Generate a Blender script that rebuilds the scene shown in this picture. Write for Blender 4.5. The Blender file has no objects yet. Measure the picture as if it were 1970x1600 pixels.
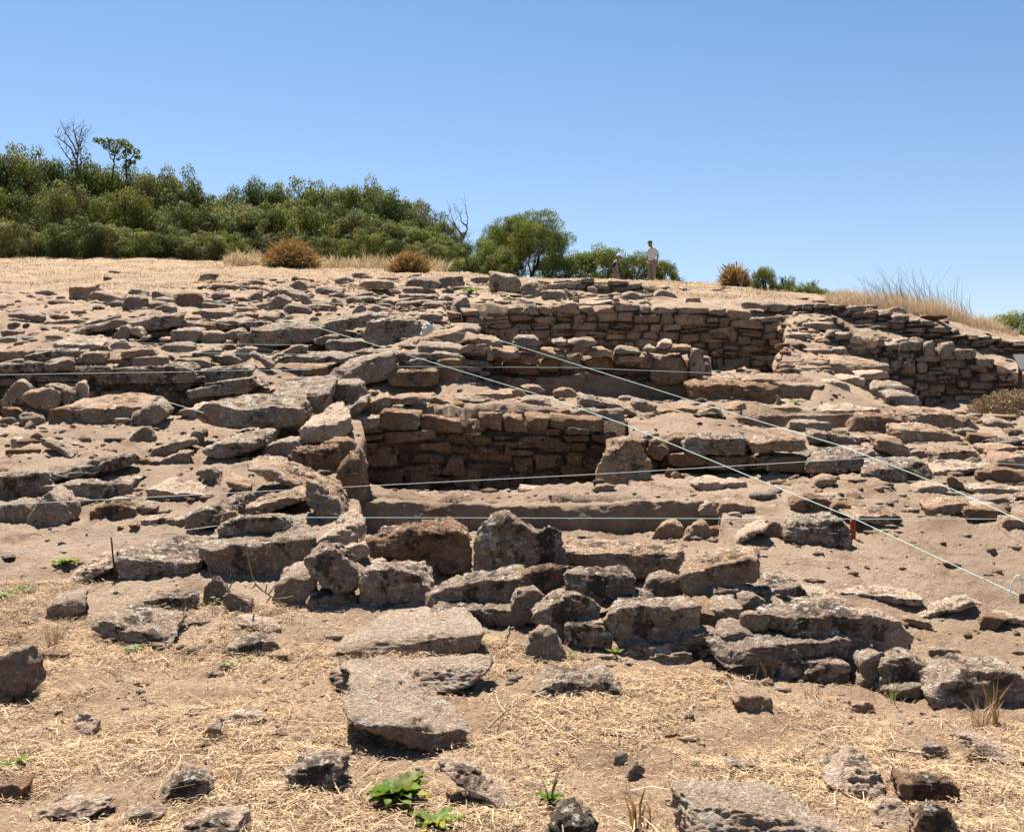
import bpy, math, random
import numpy as np
from mathutils import Vector, geometry
rng = np.random.default_rng(7); random.seed(7)
scn = bpy.context.scene
COL = scn.collection
F = 2112.0; CXP = 985.0; CYP = 800.0; EYE = 1.6      # photo focal length in px, image centre, eye height

# ------------------------------------------------------------------ noise
_perm = np.random.default_rng(3).permutation(256); _perm = np.concatenate([_perm, _perm, _perm])
_g = np.random.default_rng(4).normal(size=(256, 3)); _g /= np.linalg.norm(_g, axis=1)[:, None]
def pnoise(p):
    i = np.floor(p).astype(np.int64); f = p - i; i &= 255
    u = f*f*f*(f*(f*6-15)+10)
    def corner(dx, dy, dz):
        h = _perm[_perm[_perm[i[:, 0]+dx] + i[:, 1]+dy] + i[:, 2]+dz]
        g = _g[h]
        return g[:, 0]*(f[:, 0]-dx) + g[:, 1]*(f[:, 1]-dy) + g[:, 2]*(f[:, 2]-dz)
    x0 = corner(0,0,0)*(1-u[:,0]) + corner(1,0,0)*u[:,0]; x1 = corner(0,1,0)*(1-u[:,0]) + corner(1,1,0)*u[:,0]
    y0 = corner(0,0,1)*(1-u[:,0]) + corner(1,0,1)*u[:,0]; y1 = corner(0,1,1)*(1-u[:,0]) + corner(1,1,1)*u[:,0]
    a = x0*(1-u[:,1]) + x1*u[:,1]; b = y0*(1-u[:,1]) + y1*u[:,1]
    return 1.5*(a*(1-u[:,2]) + b*u[:,2])
def fbm(p, octv=4, gain=.5):
    s = 0; a = 1.
    for k in range(octv):
        s = s + a*pnoise(p + 17.3*k); p = p*2.03; a *= gain
    return s
def vnoise(p):
    return np.stack([pnoise(p+11.1), pnoise(p+47.7), pnoise(p+83.3)], 1)

# ------------------------------------------------------------------ mesh helpers
def mk(name, V, Fc, mat=None, parent=None, smooth=True, loc=None):
    V = np.asarray(V, dtype=np.float32); Fc = np.asarray(Fc, dtype=np.int32)
    me = bpy.data.meshes.new(name); k = Fc.shape[1]
    me.vertices.add(len(V)); me.vertices.foreach_set('co', V.ravel())
    me.loops.add(Fc.size); me.loops.foreach_set('vertex_index', Fc.ravel())
    me.polygons.add(len(Fc)); me.polygons.foreach_set('loop_start', np.arange(0, Fc.size, k, dtype=np.int32))
    me.polygons.foreach_set('loop_total', np.full(len(Fc), k, dtype=np.int32))
    me.polygons.foreach_set('use_smooth', np.full(len(Fc), smooth, dtype=bool))
    me.update(calc_edges=True)
    if mat: me.materials.append(mat)
    o = bpy.data.objects.new(name, me); COL.objects.link(o)
    if parent: o.parent = parent
    if loc is not None: o.location = loc
    return o
def tint(o, c):                      # per-vertex natural colour variation of leaves and straw
    at = o.data.color_attributes.new('tint', 'FLOAT_COLOR', 'POINT')
    n = len(o.data.vertices); a = np.ones((n, 4), dtype=np.float32)
    a[:, :3] = c; at.data.foreach_set('color', a.ravel())
def tag(o, label, cat, group=None, kind=None):
    o['label'] = label; o['category'] = cat
    if group: o['group'] = group
    if kind: o['kind'] = kind
    return o
def thing(name, label, cat, loc=(0,0,0), group=None):
    o = bpy.data.objects.new(name, None); COL.objects.link(o); o.location = loc
    o.empty_display_size = .1
    return tag(o, label, cat, group)
def ico(l):
    import bmesh
    bm = bmesh.new(); bmesh.ops.create_icosphere(bm, subdivisions=l, radius=1.0)
    V = np.array([v.co[:] for v in bm.verts]); Fc = np.array([[v.index for v in f.verts] for f in bm.faces]); bm.free()
    V /= np.linalg.norm(V, axis=1)[:, None]
    return V, Fc
ICO = {l: ico(l) for l in (1, 2, 3, 4, 5, 6)}
def tube_arrays(pts, rad, sides=6):
    pts = np.asarray(pts, float); n = len(pts)
    rad = np.full(n, rad) if np.isscalar(rad) else np.asarray(rad, float)
    t = np.gradient(pts, axis=0); t /= np.linalg.norm(t, axis=1)[:, None]+1e-9
    ref = np.array([0, 0, 1.]) if abs(t[:, 2]).mean() < .8 else np.array([1., 0, 0])
    a = np.cross(t, ref); a /= np.linalg.norm(a, axis=1)[:, None]+1e-9; b = np.cross(t, a)
    ang = np.arange(sides)/sides*2*math.pi
    V = (pts[:, None] + rad[:, None, None]*(a[:, None]*np.cos(ang)[None, :, None] + b[:, None]*np.sin(ang)[None, :, None])).reshape(-1, 3)
    Fc = []
    for i in range(n-1):
        for j in range(sides):
            k = (j+1) % sides
            Fc.append((i*sides+j, i*sides+k, (i+1)*sides+k, (i+1)*sides+j))
    return V, np.array(Fc)
class Acc:
    def __init__(s): s.V = []; s.F = []; s.n = 0; s.C = []
    def add(s, V, Fc, c=None):
        s.V.append(V); s.F.append(np.asarray(Fc)+s.n); s.n += len(V)
        if c is not None: s.C.append(np.broadcast_to(np.asarray(c, float), (len(V), 3)))
    def build(s, name, mat, parent=None, smooth=True):
        o = mk(name, np.concatenate(s.V), np.concatenate(s.F), mat, parent, smooth)
        if s.C: tint(o, np.concatenate(s.C))
        return o

# ------------------------------------------------------------------ materials
def newmat(name):
    m = bpy.data.materials.new(name); m.use_nodes = True
    nt = m.node_tree; b = nt.nodes['Principled BSDF']; b.inputs['Roughness'].default_value = .95
    b.inputs['Specular IOR Level'].default_value = .15
    return m, nt, b
class NB:
    def __init__(s, nt): s.nt = nt
    def n(s, t, **kw):
        x = s.nt.nodes.new(t)
        for k, v in kw.items():
            if k in x.inputs: x.inputs[k].default_value = v
            else: setattr(x, k, v)
        return x
    def l(s, a, b): s.nt.links.new(a, b)
    def noise(s, vec, scale, detail=6, rough=.6, dist=0):
        x = s.n('ShaderNodeTexNoise'); x.inputs['Scale'].default_value = scale; x.inputs['Detail'].default_value = detail
        x.inputs['Roughness'].default_value = rough; x.inputs['Distortion'].default_value = dist; s.l(vec, x.inputs['Vector']); return x.outputs['Fac']
    def ramp(s, fac, a, b):
        x = s.n('ShaderNodeMapRange'); x.interpolation_type = 'SMOOTHSTEP'
        x.inputs['From Min'].default_value = a; x.inputs['From Max'].default_value = b; s.l(fac, x.inputs['Value']); return x.outputs['Result']
    def mix(s, fac, a, b, mode='MIX'):
        x = s.n('ShaderNodeMix'); x.data_type = 'RGBA'; x.blend_type = mode
        for sock, v in ((x.inputs[0], fac), (x.inputs[6], a), (x.inputs[7], b)):
            if isinstance(v, (int, float)): sock.default_value = v
            elif isinstance(v, tuple): sock.default_value = (*v, 1)
            else: s.l(v, sock)
        return x.outputs[2]
    def math(s, op, a, b=0.):
        x = s.n('ShaderNodeMath'); x.operation = op
        for sock, v in ((x.inputs[0], a), (x.inputs[1], b)):
            if isinstance(v, (int, float)): sock.default_value = v
            else: s.l(v, sock)
        return x.outputs[0]
    def bump(s, h, strength, dist, normal=None):
        x = s.n('ShaderNodeBump'); x.inputs['Strength'].default_value = strength; x.inputs['Distance'].default_value = dist
        s.l(h, x.inputs['Height'])
        if normal: s.l(normal, x.inputs['Normal'])
        return x.outputs['Normal']
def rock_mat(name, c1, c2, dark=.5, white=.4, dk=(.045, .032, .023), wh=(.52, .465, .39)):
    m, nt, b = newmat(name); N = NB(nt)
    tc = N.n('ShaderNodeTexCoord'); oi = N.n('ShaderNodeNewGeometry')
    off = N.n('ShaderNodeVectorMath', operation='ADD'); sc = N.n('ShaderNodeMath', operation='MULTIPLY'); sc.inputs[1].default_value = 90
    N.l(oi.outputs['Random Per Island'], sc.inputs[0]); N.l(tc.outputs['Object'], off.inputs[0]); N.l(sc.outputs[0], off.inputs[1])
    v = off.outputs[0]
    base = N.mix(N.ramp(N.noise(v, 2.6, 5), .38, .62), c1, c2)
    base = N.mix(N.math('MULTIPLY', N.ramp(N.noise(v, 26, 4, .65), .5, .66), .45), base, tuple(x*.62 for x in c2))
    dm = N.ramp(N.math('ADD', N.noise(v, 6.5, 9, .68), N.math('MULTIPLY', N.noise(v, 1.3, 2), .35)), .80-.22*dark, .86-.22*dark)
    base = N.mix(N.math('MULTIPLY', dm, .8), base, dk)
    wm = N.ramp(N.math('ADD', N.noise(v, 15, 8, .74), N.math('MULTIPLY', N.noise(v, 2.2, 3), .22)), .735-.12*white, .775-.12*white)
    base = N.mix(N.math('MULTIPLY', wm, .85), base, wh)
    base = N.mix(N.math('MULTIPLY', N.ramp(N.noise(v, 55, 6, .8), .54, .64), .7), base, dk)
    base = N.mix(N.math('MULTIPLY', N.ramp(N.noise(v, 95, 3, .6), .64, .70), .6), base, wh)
    hs = N.n('ShaderNodeHueSaturation'); N.l(base, hs.inputs['Color'])
    mr = N.n('ShaderNodeMapRange'); mr.inputs['To Min'].default_value = .72; mr.inputs['To Max'].default_value = 1.22
    N.l(oi.outputs['Random Per Island'], mr.inputs['Value']); N.l(mr.outputs[0], hs.inputs['Value'])
    N.l(hs.outputs[0], b.inputs['Base Color'])
    sp = N.ramp(N.noise(v, 75, 4, .7), .56, .68)
    h = N.math('ADD', N.noise(v, 14, 12, .78), N.math('MULTIPLY', N.ramp(N.noise(v, 48, 6, .65), .36, .58), .45))
    N.l(N.bump(h, 1.0, .04), b.inputs['Normal'])
    return m
M = {}
M['g'] = rock_mat('grey_lichen_stone', (0.391, 0.293, 0.219), (0.295, 0.212, 0.153), .34, .62)
M['t'] = rock_mat('tan_stone', (0.437, 0.301, 0.206), (0.342, 0.222, 0.143), .25, .45)
M['w'] = rock_mat('pale_stone', (0.563, 0.421, 0.312), (0.453, 0.327, 0.235), .18, .5)
M['e'] = rock_mat('earthy_brown_stone', (0.325, 0.205, 0.122), (0.243, 0.144, 0.085), .3, .32)
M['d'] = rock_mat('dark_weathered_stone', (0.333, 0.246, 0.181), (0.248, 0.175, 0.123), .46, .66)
MATWORD = {'g': 'grey', 't': 'tan', 'w': 'pale', 'e': 'earthy brown', 'd': 'dark weathered'}

def ground_mat():
    m, nt, b = newmat('dry_earth'); N = NB(nt)
    tc = N.n('ShaderNodeTexCoord'); v = tc.outputs['Object']
    sx = N.n('ShaderNodeSeparateXYZ'); N.l(v, sx.inputs[0])
    dust = N.mix(N.ramp(N.noise(v, .55, 5), .35, .65), (0.414, 0.299, 0.214), (0.330, 0.232, 0.160))
    brown = N.mix(N.ramp(N.noise(v, 1.9, 7, .65), .48, .68), dust, (0.232, 0.152, 0.098))
    near = N.n('ShaderNodeMapRange'); near.inputs['From Min'].default_value = 8.4; near.inputs['From Max'].default_value = 6.6
    N.l(sx.outputs['Y'], near.inputs['Value'])
    gold = N.mix(N.ramp(N.noise(v, 2.2, 6, .65), .40, .62), (0.447, 0.306, 0.198), (0.315, 0.204, 0.127))
    c = N.mix(near.outputs[0], brown, gold)
    far = N.n('ShaderNodeMapRange'); far.inputs['From Min'].default_value = 27; far.inputs['From Max'].default_value = 36
    N.l(sx.outputs['Y'], far.inputs['Value'])
    st = N.mix(N.ramp(N.noise(v, 1.1, 9, .7), .35, .6), (0.422, 0.299, 0.189), (0.304, 0.206, 0.129))
    c = N.mix(far.outputs[0], c, st)
    c = N.mix(N.math('MULTIPLY', N.ramp(N.noise(v, 13, 8, .7), .54, .68), .6), c, (0.184, 0.125, 0.093))
    c = N.mix(N.math('MULTIPLY', N.ramp(N.noise(v, 45, 4, .6), .62, .70), .6), c, (0.516, 0.420, 0.340))
    N.l(c, b.inputs['Base Color'])
    h = N.math('ADD', N.noise(v, 7, 14, .8), N.math('MULTIPLY', N.ramp(N.noise(v, 38, 6, .7), .35, .7), .35))
    N.l(N.bump(h, 1.0, .05), b.inputs['Normal'])
    return m
M['ground'] = ground_mat()
def leaf_mat(name, c, trans=.35, rough=.55, tc=(1.0, 1.05, .55), spec=.12):
    m, nt, b = newmat(name); N = NB(nt)
    at = N.n('ShaderNodeAttribute', attribute_name='tint')
    col = N.mix(1.0, c, at.outputs['Color'], 'MULTIPLY')
    N.l(col, b.inputs['Base Color']); b.inputs['Roughness'].default_value = rough; b.inputs['Specular IOR Level'].default_value = spec
    if trans:
        tr = N.n('ShaderNodeBsdfTranslucent'); N.l(N.mix(1.0, col, tc, 'MULTIPLY'), tr.inputs['Color'])
        ms = N.n('ShaderNodeMixShader'); ms.inputs[0].default_value = trans
        N.l(b.outputs[0], ms.inputs[1]); N.l(tr.outputs[0], ms.inputs[2])
        N.l(ms.outputs[0], nt.nodes['Material Output'].inputs['Surface'])
    return m
def plain(name, c, rough=.8, var=.25, scale=30, metal=0):
    m, nt, b = newmat(name); N = NB(nt)
    tc = N.n('ShaderNodeTexCoord')
    col = N.mix(N.ramp(N.noise(tc.outputs['Object'], scale, 5), .35, .65), c, tuple(x*(1-var) for x in c))
    N.l(col, b.inputs['Base Color']); b.inputs['Roughness'].default_value = rough; b.inputs['Metallic'].default_value = metal
    return m
M['leaf'] = leaf_mat('maquis_leaf', (0.146, 0.159, 0.041), .26, .7)
M['darkleaf'] = leaf_mat('dark_maquis_leaf', (0.098, 0.120, 0.037), .22, .7); M['greyleaf'] = leaf_mat('grey_green_leaf', (0.165, 0.165, 0.067), .26, .7)
M['olive'] = leaf_mat('olive_leaf', (0.144, 0.166, 0.049), .28, .7)
M['bright'] = leaf_mat('fresh_green_leaf', (.12, .172, .034), .35)
M['weed'] = leaf_mat('pale_green_weed', (.19, .22, .10), .3)
M['straw'] = leaf_mat('dry_straw', (.50, .375, .25), .12, .7, (1, .9, .7))
M['palegrass'] = leaf_mat('bleached_grass', (.52, .42, .28), .2, .75, (1, .95, .8))
M['drybush'] = leaf_mat('dry_bush_twig', (.30, .20, .09), .2, .8, (1, .85, .55))
M['bark'] = plain('bark', (.09, .07, .055), .9, .4, 12)
M['deadwood'] = plain('dead_wood', (.12, .105, .095), .9, .3, 12)
M['string'] = plain('string', (.50, .68, .63), .7, .08, 60)
M['whitestring'] = plain('white_string', (.66, .69, .67), .7, .08, 60)
M['earthfill'] = rock_mat('earth_fill', (.17, .12, .08), (.125, .086, .06), .3, .15)

# ------------------------------------------------------------------ terrain
COLS = {
 -500: [(4.2,1620),(5.6,1400),(7.2,1250),(8.8,1105),(10.2,1000),(12,905),(14.2,820),(15.3,778),(15.8,697),(18,672),(20,655),(20.6,616),(24,600),(29,560),(36,530),(46,498),(52,490),(70,505),(120,560),(300,650)],
 0:    [(4.2,1610),(5.6,1400),(7.2,1250),(8.8,1105),(10.2,1000),(12,905),(14.2,820),(15.3,778),(15.8,700),(18,674),(20,657),(20.6,618),(24,602),(29,562),(36,530),(46,500),(52,494),(70,505),(120,560),(300,650)],
 300:  [(4.2,1605),(5.6,1400),(7.2,1245),(8.8,1100),(10.2,1000),(12,905),(14.2,822),(15.3,778),(15.8,702),(18,676),(20,658),(20.6,620),(24,600),(29,560),(36,528),(46,502),(52,498),(70,508),(120,560),(300,650)],
 480:  [(4.2,1600),(5.6,1400),(7.2,1242),(8.8,1095),(10.2,1000),(12,905),(14.2,824),(15.3,775),(15.8,735),(18,692),(19.5,668),(20.3,628),(24,598),(29,560),(36,530),(46,508),(52,506),(70,515),(120,565),(300,655)],
 650:  [(4.2,1600),(5.6,1400),(7.2,1240),(8.8,1090),(10.2,1000),(12,905),(14,815),(15,785),(16.3,755),(17,715),(18.5,688),(19.4,665),(20.3,628),(24,595),(29,560),(36,535),(46,515),(52,512),(70,525),(120,570),(300,660)],
 820:  [(4.2,1600),(5.6,1400),(7.0,1255),(7.6,1200),(8.6,1100),(10,1005),(11.5,953),(13,860),(14.1,790),(15,775),(16.2,752),(16.7,672),(19,655),(20.5,625),(23,607),(25.1,596),(26,585),(29,562),(36,535),(46,522),(52,522),(70,535),(120,580),(300,665)],
 1000: [(4.2,1600),(5.6,1400),(7.0,1260),(7.6,1200),(8.6,1105),(10,1005),(11.5,955),(13,860),(14.1,794),(15,782),(16.5,768),(17.5,735),(19.1,690),(21,660),(23,622),(25.1,594),(26,586),(28,570),(33,552),(47,538),(52,541),(70,560),(120,600),(300,680)],
 1300: [(4.2,1600),(5.6,1410),(6.8,1290),(7.6,1210),(8.6,1110),(10,1010),(11.8,945),(13.3,838),(14.5,808),(15.5,796),(16.5,787),(17.5,735),(19.1,695),(21,662),(23,625),(25.1,600),(26,590),(28,574),(33,556),(47,545),(52,550),(70,570),(120,620),(300,690)],
 1600: [(4.2,1600),(5.8,1410),(6.8,1310),(7.7,1200),(8.8,1100),(10.2,1005),(12,930),(13.4,880),(14.5,850),(16,815),(17,785),(18,745),(20,715),(22,690),(23.5,645),(25,618),(28,592),(33,576),(40,572),(52,590),(70,610),(120,650),(300,700)],
 1650: [(4.2,1600),(5.8,1412),(6.7,1320),(7.7,1203),(8.8,1102),(10.2,1005),(12,932),(13.6,876),(15,838),(17,790),(18.5,758),(20,742),(22.3,728),(22.8,652),(25.4,632),(26.4,602),(28,594),(32,586),(40,590),(52,610),(70,630),(120,670),(300,710)],
 1710: [(4.2,1600),(5.8,1413),(6.7,1328),(7.7,1206),(8.8,1104),(10.2,1005),(12,933),(13.8,872),(15.3,832),(17,800),(19,776),(21,766),(22.3,758),(22.8,664),(25.0,648),(26.0,614),(28,604),(32,594),(40,602),(52,625),(70,645),(120,680),(300,715)],
 1780: [(4.2,1600),(5.8,1415),(6.6,1335),(7.7,1210),(8.8,1105),(10.2,1005),(12,935),(14,868),(15.5,825),(17,800),(19,785),(22.3,775),(22.9,688),(24.9,666),(25.8,628),(28,614),(32,606),(40,620),(52,650),(70,670),(120,690),(300,720)],
 1970: [(4.2,1600),(5.8,1420),(6.4,1350),(7.7,1220),(8.8,1110),(10.2,1010),(12,930),(14,865),(16,822),(18,806),(20,798),(21.6,790),(22.2,722),(24.2,696),(25,668),(27,658),(30,650),(36,665),(52,705),(70,730),(120,750),(300,770)],
 2450: [(4.2,1600),(5.8,1425),(7.7,1225),(8.8,1112),(10.2,1015),(12,935),(14,875),(16,840),(18,825),(21.6,800),(24,740),(30,700),(36,710),(52,735),(70,750),(120,770),(300,780)],
}
_P = []; _q = []
for px, lst in COLS.items():
    for d, py in lst:
        _P.append(((px-CXP)/F*2.2, math.log(d))); _q.append((CYP-py)/F)
_P = np.array(_P); _q = np.array(_q)
_c2 = .02**2
def _ker(a, b):
    d2 = ((a[:, None]-b[None])**2).sum(2); return np.sqrt(d2+_c2)
_n = len(_P)
_A = np.block([[_ker(_P, _P), np.ones((_n, 1))], [np.ones((1, _n)), np.zeros((1, 1))]])
_w = np.linalg.solve(_A, np.concatenate([_q, [0]]))
def hbase(x, D):
    Dc = np.clip(D, 4.2, 300); u = np.clip(x/np.maximum(D, 4.2), -1., 1.)
    pts = np.stack([u*2.2, np.log(Dc)], 1)
    out = np.empty(len(x))
    for i in range(0, len(x), 20000):
        out[i:i+20000] = _ker(pts[i:i+20000], _P) @ _w[:-1] + _w[-1]
    return EYE + out*Dc
def xof(px, D): return (px-CXP)/F*D
# pits cut by the dig: quads (x, D) and a floor given at two depths, eye-relative
CUTS = [
 ([(xof(-140,14.75),14.75),(xof(490,14.75),14.75),(xof(490,15.6),15.6),(xof(-140,15.6),15.6)], (14.7,-.04),(15.6,-.04), .12),
 ([(xof(690,8.9),8.9),(xof(1400,8.9),8.9),(xof(1385,11.2),11.2),(xof(700,11.2),11.2)], (9,-1.20),(11.2,-1.16), .07),
 ([(xof(700,11.6),11.6),(xof(1215,11.7),11.7),(xof(1206,14.3),14.3),(xof(700,14.3),14.3)], (11.5,-.86),(14,-.96), .05),
 ([(xof(1150,11.7),11.7),(xof(1690,11.9),11.9),(xof(1690,13.4),13.4),(xof(1190,13.5),13.5)], (11.7,-.75),(13.3,-.73), .10),
 ([(xof(884,16.6),16.6),(xof(1565,16.6),16.6),(xof(1560,18.4),18.4),(xof(1365,19.3),19.3),(xof(884,19.3),19.3)], (16.4,.17),(19,.25), .08),
 ([(xof(880,19.7),19.7),(xof(1500,19.7),19.7),(xof(1510,25.0),25.0),(xof(1240,25.3),25.3),(xof(856,25.3),25.3)], (19.5,.60),(25,.98), .08),
 ([(xof(1368,18.9),18.9),(xof(1500,18.7),18.7),(xof(1500,20.2),20.2),(xof(1368,20.2),20.2)], (19.5,.60),(25,.98), .08),
 ([(xof(1606,23.0),23.0),(xof(1760,22.9),22.9),(xof(1750,25.0),25.0),(xof(1610,25.2),25.2)], (22.9,1.48),(25,1.72), .35),
 ([(xof(1130,44.6),44.6),(xof(1235,44.6),44.6),(xof(1235,47.6),47.6),(xof(1130,47.6),47.6)], (44,5.06),(48,5.06), .4),
 ([(xof(1650,16.5),16.5),(xof(1425,16.5),16.5),(xof(1425,14.9),14.9),(xof(1640,14.9),14.9)], (14.9,-.19),(16.5,-.19), .08),
]
def hraw(x, D):
    h = hbase(x, D)
    for quad, (d0, z0), (d1, z1), soft in CUTS:
        q = np.array(quad); c = q.mean(0); sd = np.full(len(x), 1e9)
        for i in range(len(q)):
            a = q[i]; b = q[(i+1) % len(q)]; e = b-a; nrm = np.array([-e[1], e[0]]); nrm /= np.linalg.norm(nrm)
            if (c-a)@nrm < 0: nrm = -nrm
            sd = np.minimum(sd, (x-a[0])*nrm[0] + (D-a[1])*nrm[1])
        wob = .04*pnoise(np.stack([x*2.2, D*2.2, np.zeros(len(x))], 1))
        w = np.clip((sd+wob)/soft+.5, 0, 1); w = w*w*(3-2*w)
        fl = EYE + z0 + (z1-z0)*(D-d0)/(d1-d0)
        h = h*(1-w) + np.minimum(h, fl)*w
    return h
_rows = np.concatenate([np.arange(-14, 2.5, 1.0), np.exp(np.arange(math.log(2.6), math.log(62), .0052)), np.exp(np.linspace(math.log(62.5), math.log(420), 60))])
_us = np.concatenate([np.linspace(-1.5, -.62, 70, endpoint=False), np.arange(-.62, .62, .0017), np.linspace(.62, 1.5, 70)])
_OFF = 1.2
def _xs(D): return _us*(max(D, 0)+_OFF)
GX = np.stack([_xs(d) for d in _rows]); GD = np.repeat(_rows[:, None], len(_us), 1)
_x = GX.ravel(); _d = GD.ravel()
GZ = hraw(_x, _d)
_fade = np.clip(_d/5, .6, 1)
_p3 = np.stack([_x, _d, GZ], 1)
GZ = GZ + .05*fbm(_p3*.9, 3)*np.clip(_d/8, .7, 2.0) + .022*fbm(_p3*3.1+9, 4, .6) + .010*np.maximum(0, fbm(_p3*11+5, 3, .6))
_zone = np.interp(_x/np.maximum(_d, 1)*F+CXP, [900, 1250, 1500], [1, .6, .35])*np.where(_d > 12.5, 1.5, np.where(_d > 8.6, 1., .8))
GZ = GZ + np.where((_d > 3) & (_d < 16), .012, 0)*fbm(_p3*17+7, 3, .65)
_cl = fbm(_p3*5.5+3, 4, .6); GZ = GZ + _zone*.022*np.abs(_cl) + _zone*.02*np.maximum(0, fbm(_p3*2.3+40, 3)-.1)
GZ = GZ.reshape(GX.shape)
def hat(x, D):
    x = np.atleast_1d(np.asarray(x, float)); D = np.atleast_1d(np.asarray(D, float))
    r = np.interp(D, _rows, np.arange(len(_rows))); r0 = np.clip(r.astype(int), 0, len(_rows)-2); fr = r-r0
    c = np.interp(x/(np.maximum(D, 0)+_OFF), _us, np.arange(len(_us))); c0 = np.clip(c.astype(int), 0, len(_us)-2); fc = c-c0
    return (GZ[r0, c0]*(1-fr)*(1-fc) + GZ[r0+1, c0]*fr*(1-fc) + GZ[r0, c0+1]*(1-fr)*fc + GZ[r0+1, c0+1]*fr*fc)
_RD = np.exp(np.linspace(math.log(2.7), math.log(140), 3500))
def ray(px, py):
    """distance along the view axis where the sight line of a photo pixel meets the ground"""
    k = (px-CXP)/F; q = (CYP-py)/F
    below = (EYE + q*_RD) < hat(k*_RD, _RD)
    i = int(np.argmax(below)) if below.any() else -1
    return float(_RD[i])
def pt(px, py, D): return np.array([(px-CXP)/F*D, D, EYE + (CYP-py)/F*D])
nr, nc = GX.shape
_i = np.arange(nr*nc).reshape(nr, nc)
_quads = np.stack([_i[:-1, :-1], _i[:-1, 1:], _i[1:, 1:], _i[1:, :-1]], -1).reshape(-1, 4)
_sl = np.abs(np.gradient(GZ, axis=0))/np.maximum(np.gradient(GD, axis=0), 1e-3) + np.abs(np.gradient(GZ, axis=1))/np.maximum(np.abs(np.gradient(GX, axis=1)), 1e-3)
_st = np.clip((_sl.ravel()-.9)/1.5, 0, 1)*(_d > 6)*(_d < 40)
_G3 = np.stack([_x, _d, GZ.ravel()], 1)
_k = _st > 0
_G3[_k] += _st[_k][:, None]*(.025*vnoise(_G3[_k]*3.1)+.02*vnoise(_G3[_k]*8))*np.array([1, 1, .4])
g = mk('ground', _G3, _quads, M['ground'])
g['kind'] = 'structure'

# ------------------------------------------------------------------ stones
def vnorm(V, Fc):
    a = V[Fc[:, 0]]; n = np.cross(V[Fc[:, 1]]-a, V[Fc[:, 2]]-a)
    o = np.zeros_like(V)
    for k in range(3): np.add.at(o, Fc[:, k], n)
    return o/(np.linalg.norm(o, axis=1)[:, None]+1e-12)
def rockmesh(N, d, half, p, lvl, seed, rough=1., facets=3, layer=2.2):
    r_ = np.random.default_rng(seed)
    dirs, Fc = ICO[lvl]; dirs = dirs*half; dirs = dirs/np.linalg.norm(dirs, axis=1)[:, None]
    s = np.clip((dirs @ N.T)/d[None], 0, None); s = s/ (s.max(1)[:, None]+1e-12) ** 0
    mx = s.max(1)[:, None]; r = 1/(mx[:, 0]*(((s/mx)**p).sum(1))**(1/p))
    V = dirs*r[:, None]*1.03
    for k in range(facets):
        n = r_.normal(size=3); n[1] -= .5; n[2] += .3; n /= np.linalg.norm(n)
        h = (V @ n).max()*r_.uniform(.80, .95)
        V = V - n[None]*np.maximum(0, V @ n - h)[:, None]*.92
    S = float(np.prod(half)**(1/3))*2; o = r_.uniform(0, 200, 3)
    A = np.array([1, 1, layer])
    V = V + rough*.075*S*vnoise(V*A*1.5/S+o)*np.array([1, 1, .7])
    V = V + rough*.034*S*vnoise(V*A*3.9/S+o)
    if lvl >= 3:
        n = vnorm(V, Fc)
        f = min(9./S, 26.) if lvl < 5 else min(11./S, 30.)
        am = min(.032*S, .014)*rough
        ns = fbm(V*A*f+o, 3, .6)
        pit = np.minimum(0, fbm(V*f*.8+o+31, 2)+.15)
        st = np.minimum(0, np.abs(pnoise(V*np.array([.35, .35, 2.6])*f*.42+o+5))-.16)*6
        V = V + n*(am*ns + 1.6*am*pit + (1.0 if lvl < 6 else .25)*am*st)[:, None]
    return V, Fc
STN = []          # records for the labels
_sd = [100]
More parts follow.
